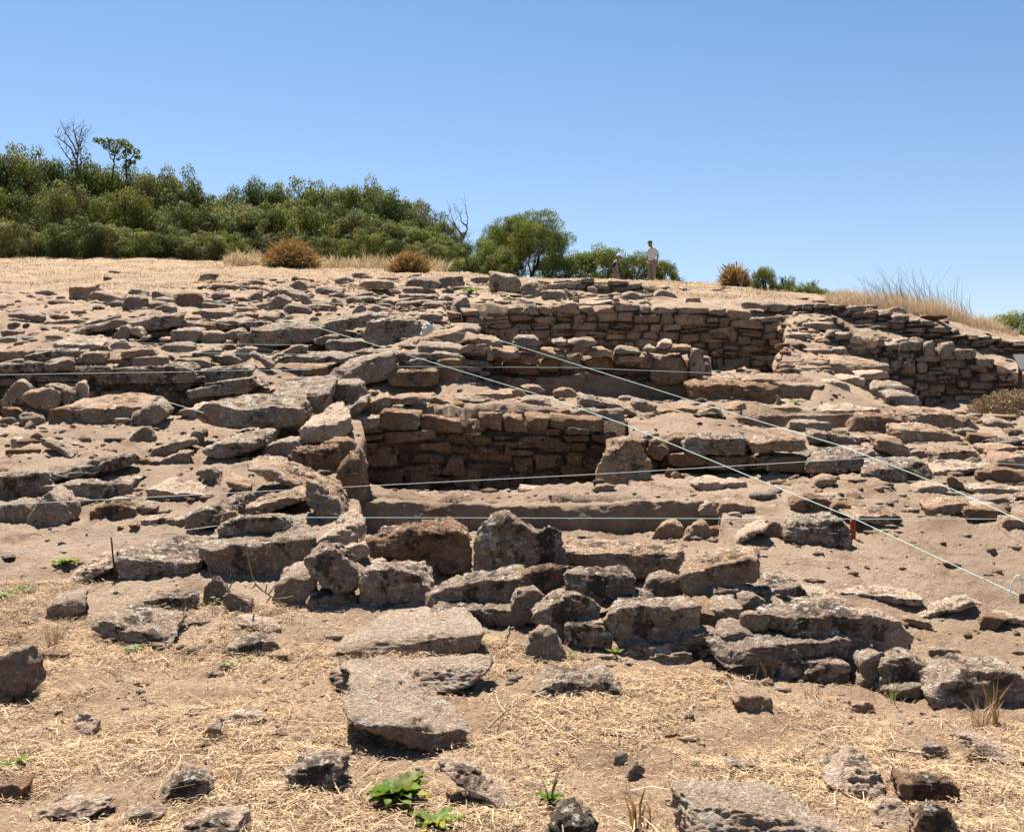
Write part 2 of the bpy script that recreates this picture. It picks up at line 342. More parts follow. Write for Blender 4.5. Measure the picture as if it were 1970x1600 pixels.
def stone(poly, t=0, D=None, s=None, m='g', rough=1., label=None, ref=None, kind='b', emb=True, lean=.12, L=None, name='stone', cat='stone', group='loose and fallen stones of the ruins', yaw=None):
    _sd[0] += 1; r_ = np.random.default_rng(_sd[0])
    P = np.array(poly, float); cx = P[:, 0].mean(); yb = P[:, 1].max(); yt = P[:, 1].min()
    w = np.ptp(P[:, 0]); h = yb-yt
    if D is None: D = ray(cx, yb)
    if emb is True:
        low = P[:, 1] > yt + .62*h; P = P.copy(); P[low, 1] += .16*h + 3
    hull = geometry.convex_hull_2d([tuple(a) for a in P]); P = P[hull]
    W = np.stack([(P[:, 0]-CXP)/F*D, np.full(len(P), D), EYE+(CYP-P[:, 1])/F*D], 1)
    q = (CYP-(yt-t))/F; z1 = W[:, 2].max()-EYE
    wm = np.ptp(W[:, 0]); hm = np.ptp(W[:, 2])
    if s is None: s = max(.12, q+.16) if t > 0 else r_.uniform(-.1, .1)
    if L is None:
        L = (q*D-z1)/(s-q) if t > 0 else .6*wm
        L = float(np.clip(L, .35*wm, max(1.6*wm, .3)))
        L = max(L, .6*hm)
    e = np.array([r_.uniform(-.25, .25) if yaw is None else yaw, 1, s])
    C = W.mean(0)+e*L/2
    Ns = []; ds = []
    for i in range(len(W)):
        a, b = W[i], W[(i+1) % len(W)]; tt = b-a
        if np.linalg.norm(tt) < 1e-4: continue
        n = np.cross(tt, e); n /= np.linalg.norm(n)
        if n @ (C-a) > 0: n = -n
        if n[2] < .6 and n[2] > -.6: n = n + np.array([0, r_.uniform(.05, .3), 0]); n /= np.linalg.norm(n)
        mid = (a+b)/2
        dd = n @ (mid-C)
        Ns.append(n); ds.append(max(dd, .02))
    n = np.array([r_.uniform(-.25, .25), -1, lean]); n /= np.linalg.norm(n); Ns.append(n); ds.append(n @ (W.mean(0)-C))
    n = np.array([r_.uniform(-.25, .25), 1, .1]); n /= np.linalg.norm(n); Ns.append(n); ds.append(n @ (e*L/2))
    p = {'b': 20, 's': 18, 'r': 7, 'a': 22, 'w': 20}[kind]
    lvl = 5 if w > 95 else (4 if w > 34 else 3)
    if w > 260: lvl = 6
    half = np.array([wm/2, L/2, hm/2])+.01
    V, Fc = rockmesh(np.array(Ns), np.array(ds), half, p, lvl, _sd[0], rough, 3 if kind != 'r' else 1)
    o = mk(name, V, Fc, M[m], loc=C)
    STN.append(dict(o=o, cx=cx, cy=(yb+yt-t)/2, w=w, h=h+t, m=m, kind=kind, label=label, ref=ref, cat=cat, group=group))
    return o
def R(cx, yb, w, h, t=0, roll=0, kind='b', m='g', **kw):
    r_ = np.random.default_rng(int(cx*7+yb*13) % 99991)
    w *= 1.1
    if t > 0 and kind != 'a': t, h = t+.08*h, h*.92
    a, b = w/2, h/2
    if kind in ('b', 's'):
        c = .16 if kind == 'b' else .12
        P = [(-a, -b*(1-2*c)), (-a*(1-c), -b), (a*(1-c), -b), (a, -b*(1-2.4*c)), (a, b*(1-2*c)), (a*(1-1.4*c), b), (-a*(1-1.4*c), b), (-a, b*(1-2*c))]
    elif kind == 'r':
        P = [(a*math.cos(x), b*math.sin(x)) for x in np.arange(9)/9*2*math.pi+.3]
    elif kind == 'a':
        k = r_.uniform(-.4, .4)
        P = [(-a, b*.5), (-a*.7, -b*.15), (a*k, -b), (a*(k+.25), -b*.92), (a*.85, -b*.05), (a, b*.6), (a*.6, b), (-a*.7, b)]
    else:
        sg = 1 if r_.random() < .5 else -1
        P = [(-a*sg, b*.9), (-a*.8*sg, b*.1), (a*.55*sg, -b), (a*.9*sg, -b*.8), (a*sg, b*.3), (a*.7*sg, b), (0, b)]
    ca, sa = math.cos(math.radians(roll)), math.sin(math.radians(roll))
    J = .1
    P = [((x+a*r_.uniform(-J, J)), (y+b*r_.uniform(-J, J))) for x, y in P]
    P = [(cx+x*ca+y*sa, yb-b-x*sa+y*ca) for x, y in P]
    return stone(P, t, kind=kind, m=m, **kw)
# ================= stones, from the front retaining row up the slope (photo pixels) =================
G1 = 'big stones of the front retaining row'
def FR(poly, *a, **k):
    k.setdefault('group', G1); c = np.array(poly, float); m = c.mean(0); return stone((c-m)*1.11+m, *a, **k)
# --- front row, left to right
FR([(222,1062),(262,1074),(340,1092),(372,1084),(360,1100),(290,1108),(236,1100)], 44, m='d', ref='the jagged rock by the iron stake', label='dark jagged rock with a pale lit top beside the thin iron stake', kind='a', lean=.05, L=.75)
FR([(392,1056),(440,1048),(520,1046),(590,1032),(588,1070),(556,1092),(500,1106),(436,1104),(400,1088)], 44, m='d', ref='the boulder carrying a loose slab', label='massive dark boulder whose flat top carries a loose slab', s=.14, lean=-.1, L=1.0)
FR([(420,1012),(445,998),(490,993),(540,993),(557,1006),(552,1020),(480,1030),(432,1029)], 0, D=8.95, m='g', emb=False, L=.32, label='loose elongated slab resting on top of the massive front boulder', ref='the loose slab', kind='r')
stone([(422,1000),(430,985),(448,984),(462,998),(455,1010),(428,1012)], 0, D=9.4, m='t', label='small rounded rock tucked behind the loose slab on the boulder', kind='r')
FR([(604,1040),(630,1028),(672,1014),(694,1002),(697,1018),(672,1042),(622,1062),(604,1060)], 48, m='w', ref='the bright tilted block', label='bright pale block tilted left at the pit corner, its flat top sunlit', D=8.75, s=.2)
FR([(640,1064),(660,1052),(700,1045),(712,1056),(706,1070),(672,1082)], 6, D=8.5, m='w', emb=False, label='small smooth pale loaf-shaped stone below the bright tilted block', kind='r')
FR([(587,1084),(606,1062),(632,1058),(652,1068),(690,1112),(662,1148),(622,1124),(594,1104)], 6, D=7.95, m='g', ref='the tilted angular rock', label='angular grey rock leaning diagonally below the bright tilted block', emb=False)
FR([(692,1108),(705,1098),(790,1102),(822,1114),(818,1152),(742,1170),(698,1152)], 22, D=7.9, m='g', ref='the six-sided rock', label='chunky grey six-sided rock with pitted top, right of the leaning angular rock')
FR([(708,1042),(735,1028),(790,1020),(870,1018),(900,1038),(904,1085),(832,1104),(722,1082)], 14, D=8.5, m='e', rough=1.5, ref='the earth-caked block', label='long earth-caked brown block behind the chunky six-sided rock', emb=False)
FR([(822,1152),(860,1134),(930,1120),(997,1112),(996,1132),(958,1166),(882,1180),(826,1168)], 26, D=7.75, m='g', ref='the sloping slab', label='broad grey slab sloping down to the left, below the two-peaked boulder', s=.22)
_a = FR([(912,1080),(918,1030),(938,1000),(966,987),(1000,1008),(1030,1030),(1030,1108),(916,1104)], 0, D=8.2, m='d', emb=False, L=.55, ref='the two-peaked boulder', label='tall dark boulder with two peaks standing upright in the front row', yaw=0)
_b = FR([(985,1064),(1010,1036),(1056,1018),(1078,1030),(1084,1096),(1000,1112)], 0, D=8.15, m='d', emb=False, L=.5, yaw=0); STN.pop()
_va = np.array([v.co[:] for v in _a.data.vertices]); _vb = np.array([v.co[:] for v in _b.data.vertices])+np.array(_b.location-_a.location)
_fa = np.array([list(q.vertices) for q in _a.data.polygons]); _fb = np.array([list(q.vertices) for q in _b.data.polygons])
_t = mk('stone', np.concatenate([_va, _vb]), np.concatenate([_fa, _fb+len(_va)]), M['d']); _a.data = _t.data; bpy.data.objects.remove(_t); bpy.data.objects.remove(_b)
FR([(997,1122),(1006,1102),(1046,1092),(1112,1092),(1116,1102),(1092,1126),(1040,1140),(1006,1134)], 0, D=7.8, m='e', emb=False, L=.22, kind='r', ref='the brown loaf', label='rounded brown loaf-shaped stone wedged in front of the peaked boulder')
FR([(1094,1064),(1140,1066),(1300,1068),(1314,1080),(1310,1108),(1232,1112),(1100,1092)], 24, D=8.4, m='t', emb=False, ref='the long flat-topped slab', label='long flat-topped tan slab behind the front row, right of the peaked boulder')
FR([(1088,1120),(1098,1108),(1200,1112),(1220,1124),(1214,1158),(1160,1166),(1096,1140)], 18, D=7.6, m='d', emb=False, ref='the speckled block', label='dark block speckled with white lichen, sitting in the middle of the front row')
FR([(1030,1184),(1066,1152),(1112,1150),(1160,1178),(1142,1212),(1060,1214)], 4, D=7.3, m='g', label='dark lichen-stained stone half under the speckled block', ref='the half-hidden lichen stone')
FR([(984,1180),(996,1142),(1030,1136),(1050,1150),(1040,1184)], 0, D=7.45, m='d', emb=False, label='narrow upright dark stone beneath the brown loaf')
FR([(1164,1182),(1182,1174),(1300,1178),(1336,1172),(1332,1236),(1290,1246),(1204,1234),(1172,1206)], 20, D=7.15, m='g', ref='the biggest lichen block', label='largest block of the front row, its face mottled with pale lichen')
FR([(1322,1180),(1372,1176),(1390,1190),(1384,1226),(1330,1238)], 0, D=7.3, m='e', L=.4, label='smooth brown stone just right of the largest lichen block')
FR([(1314,1104),(1340,1098),(1440,1080),(1458,1094),(1456,1120),(1332,1142),(1316,1132)], 28, D=7.75, m='t', emb=False, ref='the perched flat block', label='flat-topped tan block perched high in the front row, tilted up to the right', s=.2)
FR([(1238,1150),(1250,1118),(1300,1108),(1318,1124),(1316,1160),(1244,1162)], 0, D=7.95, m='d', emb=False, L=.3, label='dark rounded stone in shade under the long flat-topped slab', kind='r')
FR([(1356,1180),(1368,1140),(1420,1132),(1474,1142),(1474,1176),(1420,1190)], 0, D=7.65, m='g', L=.4, label='shaded dark rock supporting the perched flat block')
FR([(1420,1180),(1430,1152),(1460,1144),(1476,1160),(1474,1182)], 0, D=7.5, m='g', L=.25, kind='r', label='small round grey rock at the foot of the perched flat block')
FR([(1432,1140),(1470,1146),(1540,1128),(1549,1140),(1530,1156),(1440,1166)], 34, D=7.9, m='g', label='half-buried grey slab behind the round grey rock, flush with the terrace', ref='the half-buried terrace slab')
FR([(1463,1192),(1500,1200),(1560,1198),(1644,1184),(1648,1206),(1602,1228),(1530,1232),(1472,1214)], 34, D=7.0, m='d', emb=False, ref='the thick top slab', label='thick dark slab lying on top of a longer slab in the front row', s=.16)
FR([(1420,1200),(1428,1180),(1462,1178),(1480,1192),(1474,1214),(1430,1216)], 0, D=7.1, m='t', emb=False, kind='r', L=.2, label='small rounded tan stone wedged against the left end of the thick top slab')
FR([(1391,1250),(1460,1242),(1560,1246),(1655,1236),(1684,1254),(1680,1272),(1560,1280),(1402,1268)], 28, D=6.85, m='g', emb=False, ref='the longest slab', label='longest slab of the front row, underneath the thick top slab', s=.1)
FR([(1648,1200),(1672,1188),(1730,1196),(1748,1222),(1744,1250),(1700,1260),(1656,1240)], 22, D=7.0, m='w', emb=False, ref='the pale weathered boulder', label='pale weathered boulder right of the two stacked slabs')
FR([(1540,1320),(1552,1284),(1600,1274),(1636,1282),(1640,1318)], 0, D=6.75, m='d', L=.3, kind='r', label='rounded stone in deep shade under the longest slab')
FR([(1658,1316),(1664,1272),(1700,1258),(1722,1280),(1716,1322)], 0, D=6.7, m='g', L=.35, label='dark stone under the right end of the longest slab')
FR([(1690,1334),(1702,1280),(1750,1262),(1788,1290),(1796,1332),(1740,1350)], 12, D=6.6, m='g', kind='r', label='big grey boulder below the pale weathered boulder', ref='the grey boulder under the pale one')
FR([(1800,1330),(1832,1306),(1900,1298),(1995,1306),(2010,1384),(1900,1374),(1815,1352)], 40, D=6.35, m='g', ref='the corner boulder', label='huge lichen-mottled boulder at the right edge, below the terrace')
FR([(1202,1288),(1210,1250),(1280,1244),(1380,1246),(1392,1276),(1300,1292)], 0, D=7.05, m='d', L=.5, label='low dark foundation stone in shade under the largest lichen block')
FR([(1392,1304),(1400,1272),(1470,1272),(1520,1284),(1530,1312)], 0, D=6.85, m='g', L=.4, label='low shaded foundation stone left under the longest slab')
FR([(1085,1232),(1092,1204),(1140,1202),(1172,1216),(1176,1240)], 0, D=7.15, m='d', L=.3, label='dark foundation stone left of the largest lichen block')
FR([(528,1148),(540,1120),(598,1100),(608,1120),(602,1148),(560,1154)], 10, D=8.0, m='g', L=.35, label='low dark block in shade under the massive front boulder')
FR([(700,1120),(712,1086),(740,1080),(752,1110)], 0, D=8.3, m='w', L=.2, label='small pale stone in the gap behind the six-sided rock')
for (cx, yb, w, h, t, rl, k, mm, d_) in ((880,1200,96,30,4,0,'s','d',7.55),(962,1206,80,34,4,0,'b','d',7.5),(1012,1196,60,40,4,0,'a','g',7.45),(1128,1224,76,30,4,0,'b','g',7.22),(1240,1188,80,34,6,0,'b','d',7.45),(1350,1246,76,30,4,0,'b','d',7.1),(1395,1206,66,40,6,4,'b','g',7.3),(1424,1244,70,34,6,0,'r','d',7.0),(1350,1160,76,34,6,0,'r','d',7.75),(1560,1304,110,34,4,0,'s','d',6.78),(766,1184,84,22,4,0,'s','d',7.85),(640,1170,84,26,4,0,'s','d',7.9),(1610,1300,70,30,4,0,'r','g',6.75),(1750,1352,90,40,8,4,'r','d',6.5),(1480,1300,70,30,4,0,'b','g',6.85),(1285,1282,90,26,4,0,'s','g',7.0),(1090,1180,60,26,4,0,'r','g',7.4),(1500,1190,70,26,8,0,'s','g',7.6),(1580,1170,90,18,14,0,'s','w',7.8)):
    R(cx, yb, w, h, t, rl, k, mm, D=d_, emb=False, L=.4, group=G1)
# --- foreground bedrock and loose stones
G2 = 'rocks breaking through the straw in the foreground'
def FG(*a, **k): k.setdefault('group', G2); k.setdefault('s', .03); k.setdefault('lean', 1.05 if k.get('m') == 'w' else .3); return stone(*a, **k)
def FGR(*a, **k): k.setdefault('group', G2); k.setdefault('lean', 1.0 if (len(a) > 7 and a[7] == 'w') else .2); return R(*a, **k)
FG([(628,1246),(700,1250),(790,1256),(850,1262),(905,1256),(945,1232),(942,1214),(850,1240),(720,1240),(640,1238)], 62, m='w', ref='the upper bedrock shelf', label='wide pale bedrock shelf with a smooth rounded top below the front row', cat='rock', name='bedrock_shelf', s=.02, rough=.6, kind='r', yaw=-.1)
FG([(656,1372),(700,1398),(770,1432),(860,1448),(922,1424),(926,1404),(860,1414),(780,1404),(700,1376)], 150, m='w', ref='the lower bedrock shelf', label='rough tapering bedrock shelf in the middle foreground with an undercut front', cat='rock', name='bedrock_shelf', s=.05, rough=1.25, kind='r', lean=.1, yaw=-.18)
FG([(620,1300),(700,1298),(820,1296),(900,1284),(940,1296),(900,1314),(760,1330),(650,1318)], 26, m='w', label='low lumpy bedrock between the two pale shelves', cat='rock', name='bedrock_shelf', s=.03, rough=.6, kind='r')
FG([(1000,1338),(1060,1326),(1150,1318),(1200,1322),(1204,1336),(1120,1344)], 40, m='g', ref='the pitted bedrock hump', label='pitted grey bedrock hump in the straw, centre foreground', cat='rock', name='bedrock_hump', rough=1.5)
FG([(1000,1250),(1024,1216),(1050,1204),(1082,1224),(1086,1258),(1040,1266)], 10, m='g', rough=1.4, kind='r', ref='the mossy rock', label='knobbly grey rock with rusty moss, left below the largest lichen block', cat='rock')
FG([(846,1478),(872,1474),(930,1496),(1004,1536),(985,1548),(900,1512),(850,1492)], 28, m='w', rough=1.2, label='long narrow pale rock ridge slanting right of the leafy plant', ref='the slanting pale ridge', cat='rock')
FG([(540,1488),(580,1478),(640,1470),(656,1482),(640,1508),(570,1514)], 34, m='g', label='grey rock with a hollow front, lower left of the tapering shelf', ref='the hollow-fronted rock', cat='rock')
FG([(1340,1575),(1400,1572),(1560,1590),(1640,1600),(1660,1650),(1340,1660)], 82, m='w', rough=.8, label='broad flat pale bedrock at the bottom edge, right of centre', ref='the broad pale bedrock', cat='rock', name='bedrock_shelf', s=.03)
FG([(1724,1506),(1760,1500),(1840,1508),(1856,1526),(1850,1548),(1770,1540),(1730,1530)], 22, m='e', label='brown flat-topped rock with a dark front in the lower right straw', ref='the brown flat-topped rock', cat='rock')
FG([(1590,1508),(1620,1490),(1670,1480),(1700,1490),(1712,1516),(1680,1530)], 56, m='w', kind='r', rough=1.2, label='pale mound of rock left of the brown flat-topped rock', ref='the pale rock mound', cat='rock')
FG([(1684,1575),(1700,1542),(1724,1534),(1752,1552),(1752,1590),(1700,1592)], 6, m='w', kind='a', label='small pale angular stone under the pale rock mound', cat='rock')
FG([(1754,1610),(1762,1568),(1800,1552),(1842,1566),(1862,1610),(1800,1630)], 10, m='t', kind='r', label='round tan stone at the bottom edge, lower right', cat='rock', ref='the round tan bottom stone')
FG([(1412,1352),(1424,1336),(1484,1342),(1492,1362),(1450,1368)], 28, m='t', label='small flat stone in the straw below the longest slab', ref='the flat stone in the straw', cat='rock')
FG([(1034,1610),(1060,1584),(1100,1576),(1150,1588),(1160,1620),(1090,1645),(1040,1638)], 48, m='d', rough=1.5, kind='r', label='rugged dark rock at the bottom edge beside a green tuft', cat='rock', ref='the rugged bottom rock')
FG([(1205,1488),(1218,1466),(1238,1466),(1246,1480),(1230,1496)], 4, m='g', kind='r', label='fist-sized grey stone alone in the straw, lower centre', cat='rock')
FG([(1180,1466),(1186,1450),(1204,1444),(1212,1456),(1198,1470)], 0, m='g', kind='r', label='small dark pebble stone just above the fist-sized stone', cat='rock')
FG([(300,1534),(330,1508),(362,1496),(392,1502),(410,1518),(370,1538)], 26, m='g', kind='a', label='peaked grey rock in the lower left straw', cat='rock', ref='the peaked straw rock')
FG([(-40,1282),(0,1262),(34,1246),(52,1262),(55,1308),(12,1344),(-40,1352)], 6, m='d', label='dark blocky rock cut by the left edge of the picture', cat='rock', ref='the left-edge block')
FG([(-30,1526),(0,1514),(40,1506),(52,1514),(40,1530),(0,1544)], 18, m='e', label='brown rock at the left edge low down', cat='rock')
FG([(60,1566),(120,1560),(170,1556),(180,1566),(150,1576),(80,1576)], 36, m='w', label='pale flat rock patch in the bottom left corner', cat='rock', ref='the bottom left pale patch')
FG([(230,1578),(250,1564),(290,1562),(312,1572),(290,1588),(240,1590)], 22, m='g', kind='r', label='low grey rock right of the bottom left pale patch', cat='rock')
FG([(335,1606),(350,1594),(410,1590),(446,1600),(450,1626),(350,1634)], 44, m='w', label='pale worn rock at the bottom edge below the peaked straw rock', cat='rock')
FG([(415,1384),(440,1376),(490,1380),(500,1386),(460,1394)], 14, m='w', label='thin pale slab casting a dark slit of shade in the left straw', cat='rock', ref='the thin pale slab')
FG([(380,1420),(394,1400),(408,1392),(424,1404),(430,1420)], 26, m='g', kind='a', label='small pointed rock left of the thin pale slab', cat='rock')
FG([(132,1384),(150,1372),(186,1392),(184,1408),(160,1406)], 4, m='w', label='small pale stone lying in the far left straw', cat='rock')
FGR(95, 1272, 64, 16, 4, 0, 's', 'e', label='low brown slab right of the dark left-edge block', cat='rock')
FGR(242, 1230, 158, 26, 34, -8, 'b', 'g', label='grey lichen-crusted rock lying in front of the jagged rock', ref='the lichen-crusted rock', cat='rock')
FGR(488, 1258, 112, 24, 20, 0, 'a', 'g', label='low dark grey rock above the creeping pale green weed', ref='the rock above the creeping weed', cat='rock')
FGR(122, 1180, 72, 24, 22, 12, 'b', 'g', label='dark blocky rock upper left of the lichen-crusted rock', cat='rock', ref='the left dark rock')
FGR(325, 1166, 104, 18, 8, 6, 's', 'g', label='low ledge of rock between the jagged rock and the dry tufts', cat='rock')
FGR(174, 1112, 84, 20, 46, 14, 's', 'w', label='pale flat slab lying left of the thin iron stake', cat='rock')
FGR(412, 1160, 52, 56, 0, 0, 'a', 'd', label='small upright rock behind the flowering weeds', cat='rock')
FGR(455, 1172, 54, 24, 4, -20, 's', 'd', label='dark sliver of rock right of the flowering weeds', cat='rock')
FGR(490, 1206, 84, 12, 10, -8, 's', 'w', label='thin pale slab flat in the dust right of the flowering weeds', cat='rock')
FGR(1430, 1486, 70, 16, 14, 0, 's', 'g', label='low grey stone above the broad pale bedrock', cat='rock')
FGR(1660, 1372, 44, 22, 6, 0, 'a', 't', label='small tan rock in the straw below the shaded right stones', cat='rock')
FGR(1900, 1448, 110, 14, 26, -14, 's', 'w', label='pale flat rock at the far right in the straw', cat='rock')
FGR(1800, 1450, 56, 14, 10, -8, 's', 'g', label='low grey rock hump above the brown flat-topped rock', cat='rock')
FGR(1180, 1416, 40, 10, 4, 0, 'r', 'e', label='small brown clod below the pitted hump', cat='rock')
# --- left cluster, mid slope
R(165, 962, 132, 34, 18, -2, 'b', 'g', label='flat-topped grey block left of centre on the left slope', ref='the left slope block')
R(212, 1000, 94, 34, 6, 2, 'r', 'e', label='loaf-shaped brown stone in front of the flat-topped left slope block')
R(276, 986, 40, 22, 6, 20, 'w', 'g')
R(92, 1010, 80, 66, 14, 4, 'a', 'g', label='upright grey stone with a narrow shaded side on the left slope', ref='the upright left stone')
R(22, 1008, 74, 46, 8, 0, 'r', 'g', label='rounded grey rock at the left edge under a broad slab')
R(70, 930, 250, 22, 26, 10, 's', 'g', label='broad pale-topped slab jutting from the slope at the left edge', ref='the broad left slab', D=11.2)
R(30, 950, 120, 40, 6, 4, 'b', 'd', D=11, label='thick dark slab under the broad left slab')
R(160, 920, 60, 34, 4, 25, 'w', 'd', D=11.3)
R(330, 962, 110, 16, 26, -4, 's', 'w', label='flat pale slab set in the earth behind the loose slab', ref='the earth-set pale slab')
R(400, 1010, 96, 34, 22, 18, 'b', 'd', label='dark rugged rock left behind the loose slab')
R(505, 985, 120, 20, 26, 12, 's', 't', label='flat tan slab behind the massive front boulder', ref='the tan slab behind the boulder')
R(320, 1008, 90, 10, 8, 0, 's', 'w')
R(400, 925, 44, 24, 10, -25, 'a', 'g')
R(460, 944, 50, 20, 20, -30, 'w', 't')
R(545, 930, 130, 16, 20, -22, 's', 't', label='tan slab sliding down towards the pit corner')
R(620, 985, 92, 42, 26, -30, 'b', 't', ref='the leaning corner slab', label='leaning tan slab just above the bright tilted block')
R(588, 972, 40, 24, 6, -20, 'w', 'e')
stone([(632,1000),(640,910),(664,872),(692,868),(702,900),(704,1000)], 6, D=11.0, m='e', rough=1.5, label='shaded pier of earth and stone at the left corner of the main pit', ref='the shaded corner pier', group=GP0 if False else 'stones along the rim of the main pit', L=.9)
R(375, 940, 34, 8, 2, 0, 'r', 'e'); R(262, 945, 20, 7, 2, 0, 'r', 't'); R(505, 955, 30, 10, 2, 0, 'w', 'g')
# --- big stones on the left slope
R(482, 824, 182, 46, 18, -2, 'b', 'd', ref='the great dark slab', label='great dark oblong slab above a round boulder on the left slope', D=13.3, emb=False)
R(439, 884, 118, 44, 24, 4, 'r', 'g', ref='the round boulder', label='round grey boulder directly under the great dark slab', emb=False, D=12.4)
R(560, 800, 150, 46, 30, 8, 'b', 'd', ref='the rear dark slab', label='dark tilted slab behind and right of the great dark slab', D=14.2)
R(520, 760, 130, 14, 18, 4, 's', 't', label='thin tan slab lying behind the rear dark slab')
R(668, 772, 74, 36, 8, 6, 'b', 'd', label='dark block just left of the pit wall corner, mid slope', ref='the dark corner block')
R(630, 840, 104, 30, 42, 10, 'b', 'w', ref='the sunlit corner slab', label='sunlit pale slab above the left pit wall', s=.24, D=13.0)
R(668, 800, 64, 24, 14, 20, 'w', 'g', D=14)
R(585, 826, 70, 16, 14, 10, 's', 'w')
R(600, 900, 90, 40, 8, 4, 'b', 'e', rough=1.5, label='crumbly brown block of earth and stone below the sunlit corner slab')
R(540, 872, 66, 22, 10, 8, 'b', 'g')
R(655, 905, 60, 60, 4, 0, 'b', 'e', D=12.2, label='brown stone built into the left pit wall')
R(272, 848, 48, 26, 2, 0, 'a', 'd', label='solitary dark pyramid-shaped stone on bare dust, left slope', ref='the solitary dark stone')
R(325, 868, 80, 14, 12, 14, 's', 'g'); R(335, 888, 70, 18, 4, 8, 'w', 'g'); R(375, 852, 26, 26, 2, 20, 'a', 'g')
R(110, 866, 70, 14, 4, -18, 's', 'g'); R(40, 858, 44, 14, 6, -8, 'w', 'w'); R(68, 846, 28, 14, 2, 0, 'a', 'e'); R(40, 872, 56, 8, 3, 0, 's', 'e')
R(192, 808, 120, 30, 26, -4, 'b', 't', ref='the humped tan slab', label='humped tan slab with a smooth lit top, left slope')
R(115, 808, 50, 24, 4, 6, 's', 'e'); R(280, 810, 72, 32, 10, 10, 'a', 'g', label='knobbly grey rock right of the humped tan slab')
R(60, 820, 54, 28, 6, -6, 'r', 'd'); R(20, 816, 44, 14, 4, 0, 'r', 'd'); R(84, 800, 24, 20, 2, -10, 'a', 'd'); R(25, 800, 46, 18, 4, 0, 'w', 'e')
R(30, 768, 56, 34, 4, 10, 'a', 'g', D=14.6); R(80, 780, 70, 42, 6, -12, 'w', 't', label='pointed tan stone leaning in front of the dark trench at far left', D=14.4)
R(115, 770, 60, 26, 4, -20, 'b', 'd', D=14.5); R(150, 768, 42, 34, 2, 0, 'a', 'w', D=14.6); R(108, 786, 40, 20, 4, 6, 'b', 'd')
R(340, 782, 46, 28, 2, 0, 'r', 'd'); R(370, 800, 50, 20, 14, -10, 'w', 'w')
# --- left retaining wall tops
GL = 'stones lying on the left retaining walls'
def LW(*a, **k): k.setdefault('group', GL); k.setdefault('emb', False); return R(*a, **k)
LW(70, 724, 130, 22, 8, 12, 's', 'g', D=15.55, label='long slab tilted up to the right on the left trench wall', ref='the tilted trench slab')
LW(98, 696, 92, 20, 4, 6, 's', 'd', D=15.8); LW(20, 692, 70, 18, 4, 0, 's', 't', D=15.9); LW(20, 708, 46, 14, 2, 12, 's', 'g', D=15.7)
LW(152, 700, 34, 16, 4, 0, 'w', 'w', D=15.7); LW(182, 698, 44, 20, 2, 2, 'b', 't', D=15.7); LW(222, 706, 54, 16, 6, -2, 's', 'e', D=15.7)
LW(268, 688, 62, 16, 2, 2, 's', 't', D=15.75, label='flat tan slab capping the left trench wall, under the pale strings'); LW(285, 708, 70, 22, 3, 4, 'b', 't', D=15.65)
LW(305, 738, 138, 34, 5, 2, 's', 'd', D=15.45, label='large dark oblong block midway along the left trench wall', ref='the trench wall block'); LW(170, 730, 90, 26, 4, 4, 'b', 'd', D=15.5)
LW(425, 734, 110, 26, 6, 4, 's', 'd', D=15.6, label='dark slab at the right end of the left trench wall', ref='the end trench slab'); LW(420, 762, 110, 22, 6, 6, 's', 'g', D=15.3)
LW(365, 705, 70, 14, 4, -2, 's', 'g', D=15.9)
LW(150, 672, 90, 12, 12, 0, 's', 'w', D=16.4); LW(230, 672, 40, 18, 2, 0, 'a', 'w', D=16.4); LW(340, 680, 70, 20, 6, 0, 'r', 'g', D=16.2)
LW(395, 688, 56, 16, 6, 16, 's', 'g', D=16.4); LW(465, 695, 44, 26, 2, 30, 'a', 'w', D=16.6); LW(440, 700, 46, 18, 2, 0, 'a', 'g', D=16.5); LW(500, 697, 50, 12, 2, -30, 's', 'g', D=16.5)
LW(150, 648, 118, 16, 4, 14, 's', 'g', D=19.8, label='long thin slab tilted up to the right, upper left wall', ref='the thin tilted slab'); LW(225, 630, 34, 20, 2, 20, 'w', 'd', D=19.8)
LW(302, 634, 100, 24, 6, 8, 's', 'g', D=19.7, label='thick lens-shaped slab on the upper left wall', ref='the lens-shaped slab'); LW(226, 658, 44, 26, 2, 25, 'w', 'g', D=19.4)
LW(262, 645, 36, 14, 4, -20, 'a', 'w', D=19.4); LW(265, 660, 36, 10, 4, 16, 'w', 'g', D=19.3); LW(316, 658, 26, 8, 4, 0, 'r', 't', D=19.3)
LW(356, 660, 52, 26, 4, 0, 'b', 'g', D=19.4); LW(408, 662, 44, 24, 3, 2, 'b', 'g', D=19.4, label='squared grey stone in the upper left wall face'); LW(450, 656, 42, 24, 4, 6, 'r', 'g', D=19.4)
LW(355, 630, 40, 12, 3, -6, 's', 'd', D=19.8); LW(395, 636, 44, 12, 3, 0, 's', 'e', D=19.8); LW(445, 634, 66, 18, 6, 4, 's', 'g', D=19.9)
LW(410, 614, 80, 16, 3, 0, 's', 'g', D=21); LW(345, 608, 30, 8, 2, 25, 'w', 't', D=21); LW(371, 617, 34, 8, 4, 0, 'r', 't', D=20.6)
LW(190, 622, 70, 8, 3, 10, 's', 'g', D=20.6); LW(130, 624, 54, 8, 2, 0, 's', 'd', D=20.6); LW(60, 650, 88, 8, 3, 0, 's', 't', D=20); LW(20, 646, 40, 10, 2, 0, 'b', 'd', D=20); LW(0, 660, 60, 12, 2, 0, 'w', 'g', D=18.5)
R(50, 614, 56, 10, 2, -8, 's', 'd', label='thin dark slab alone on the bare upper left slope', ref='the lone thin slab')
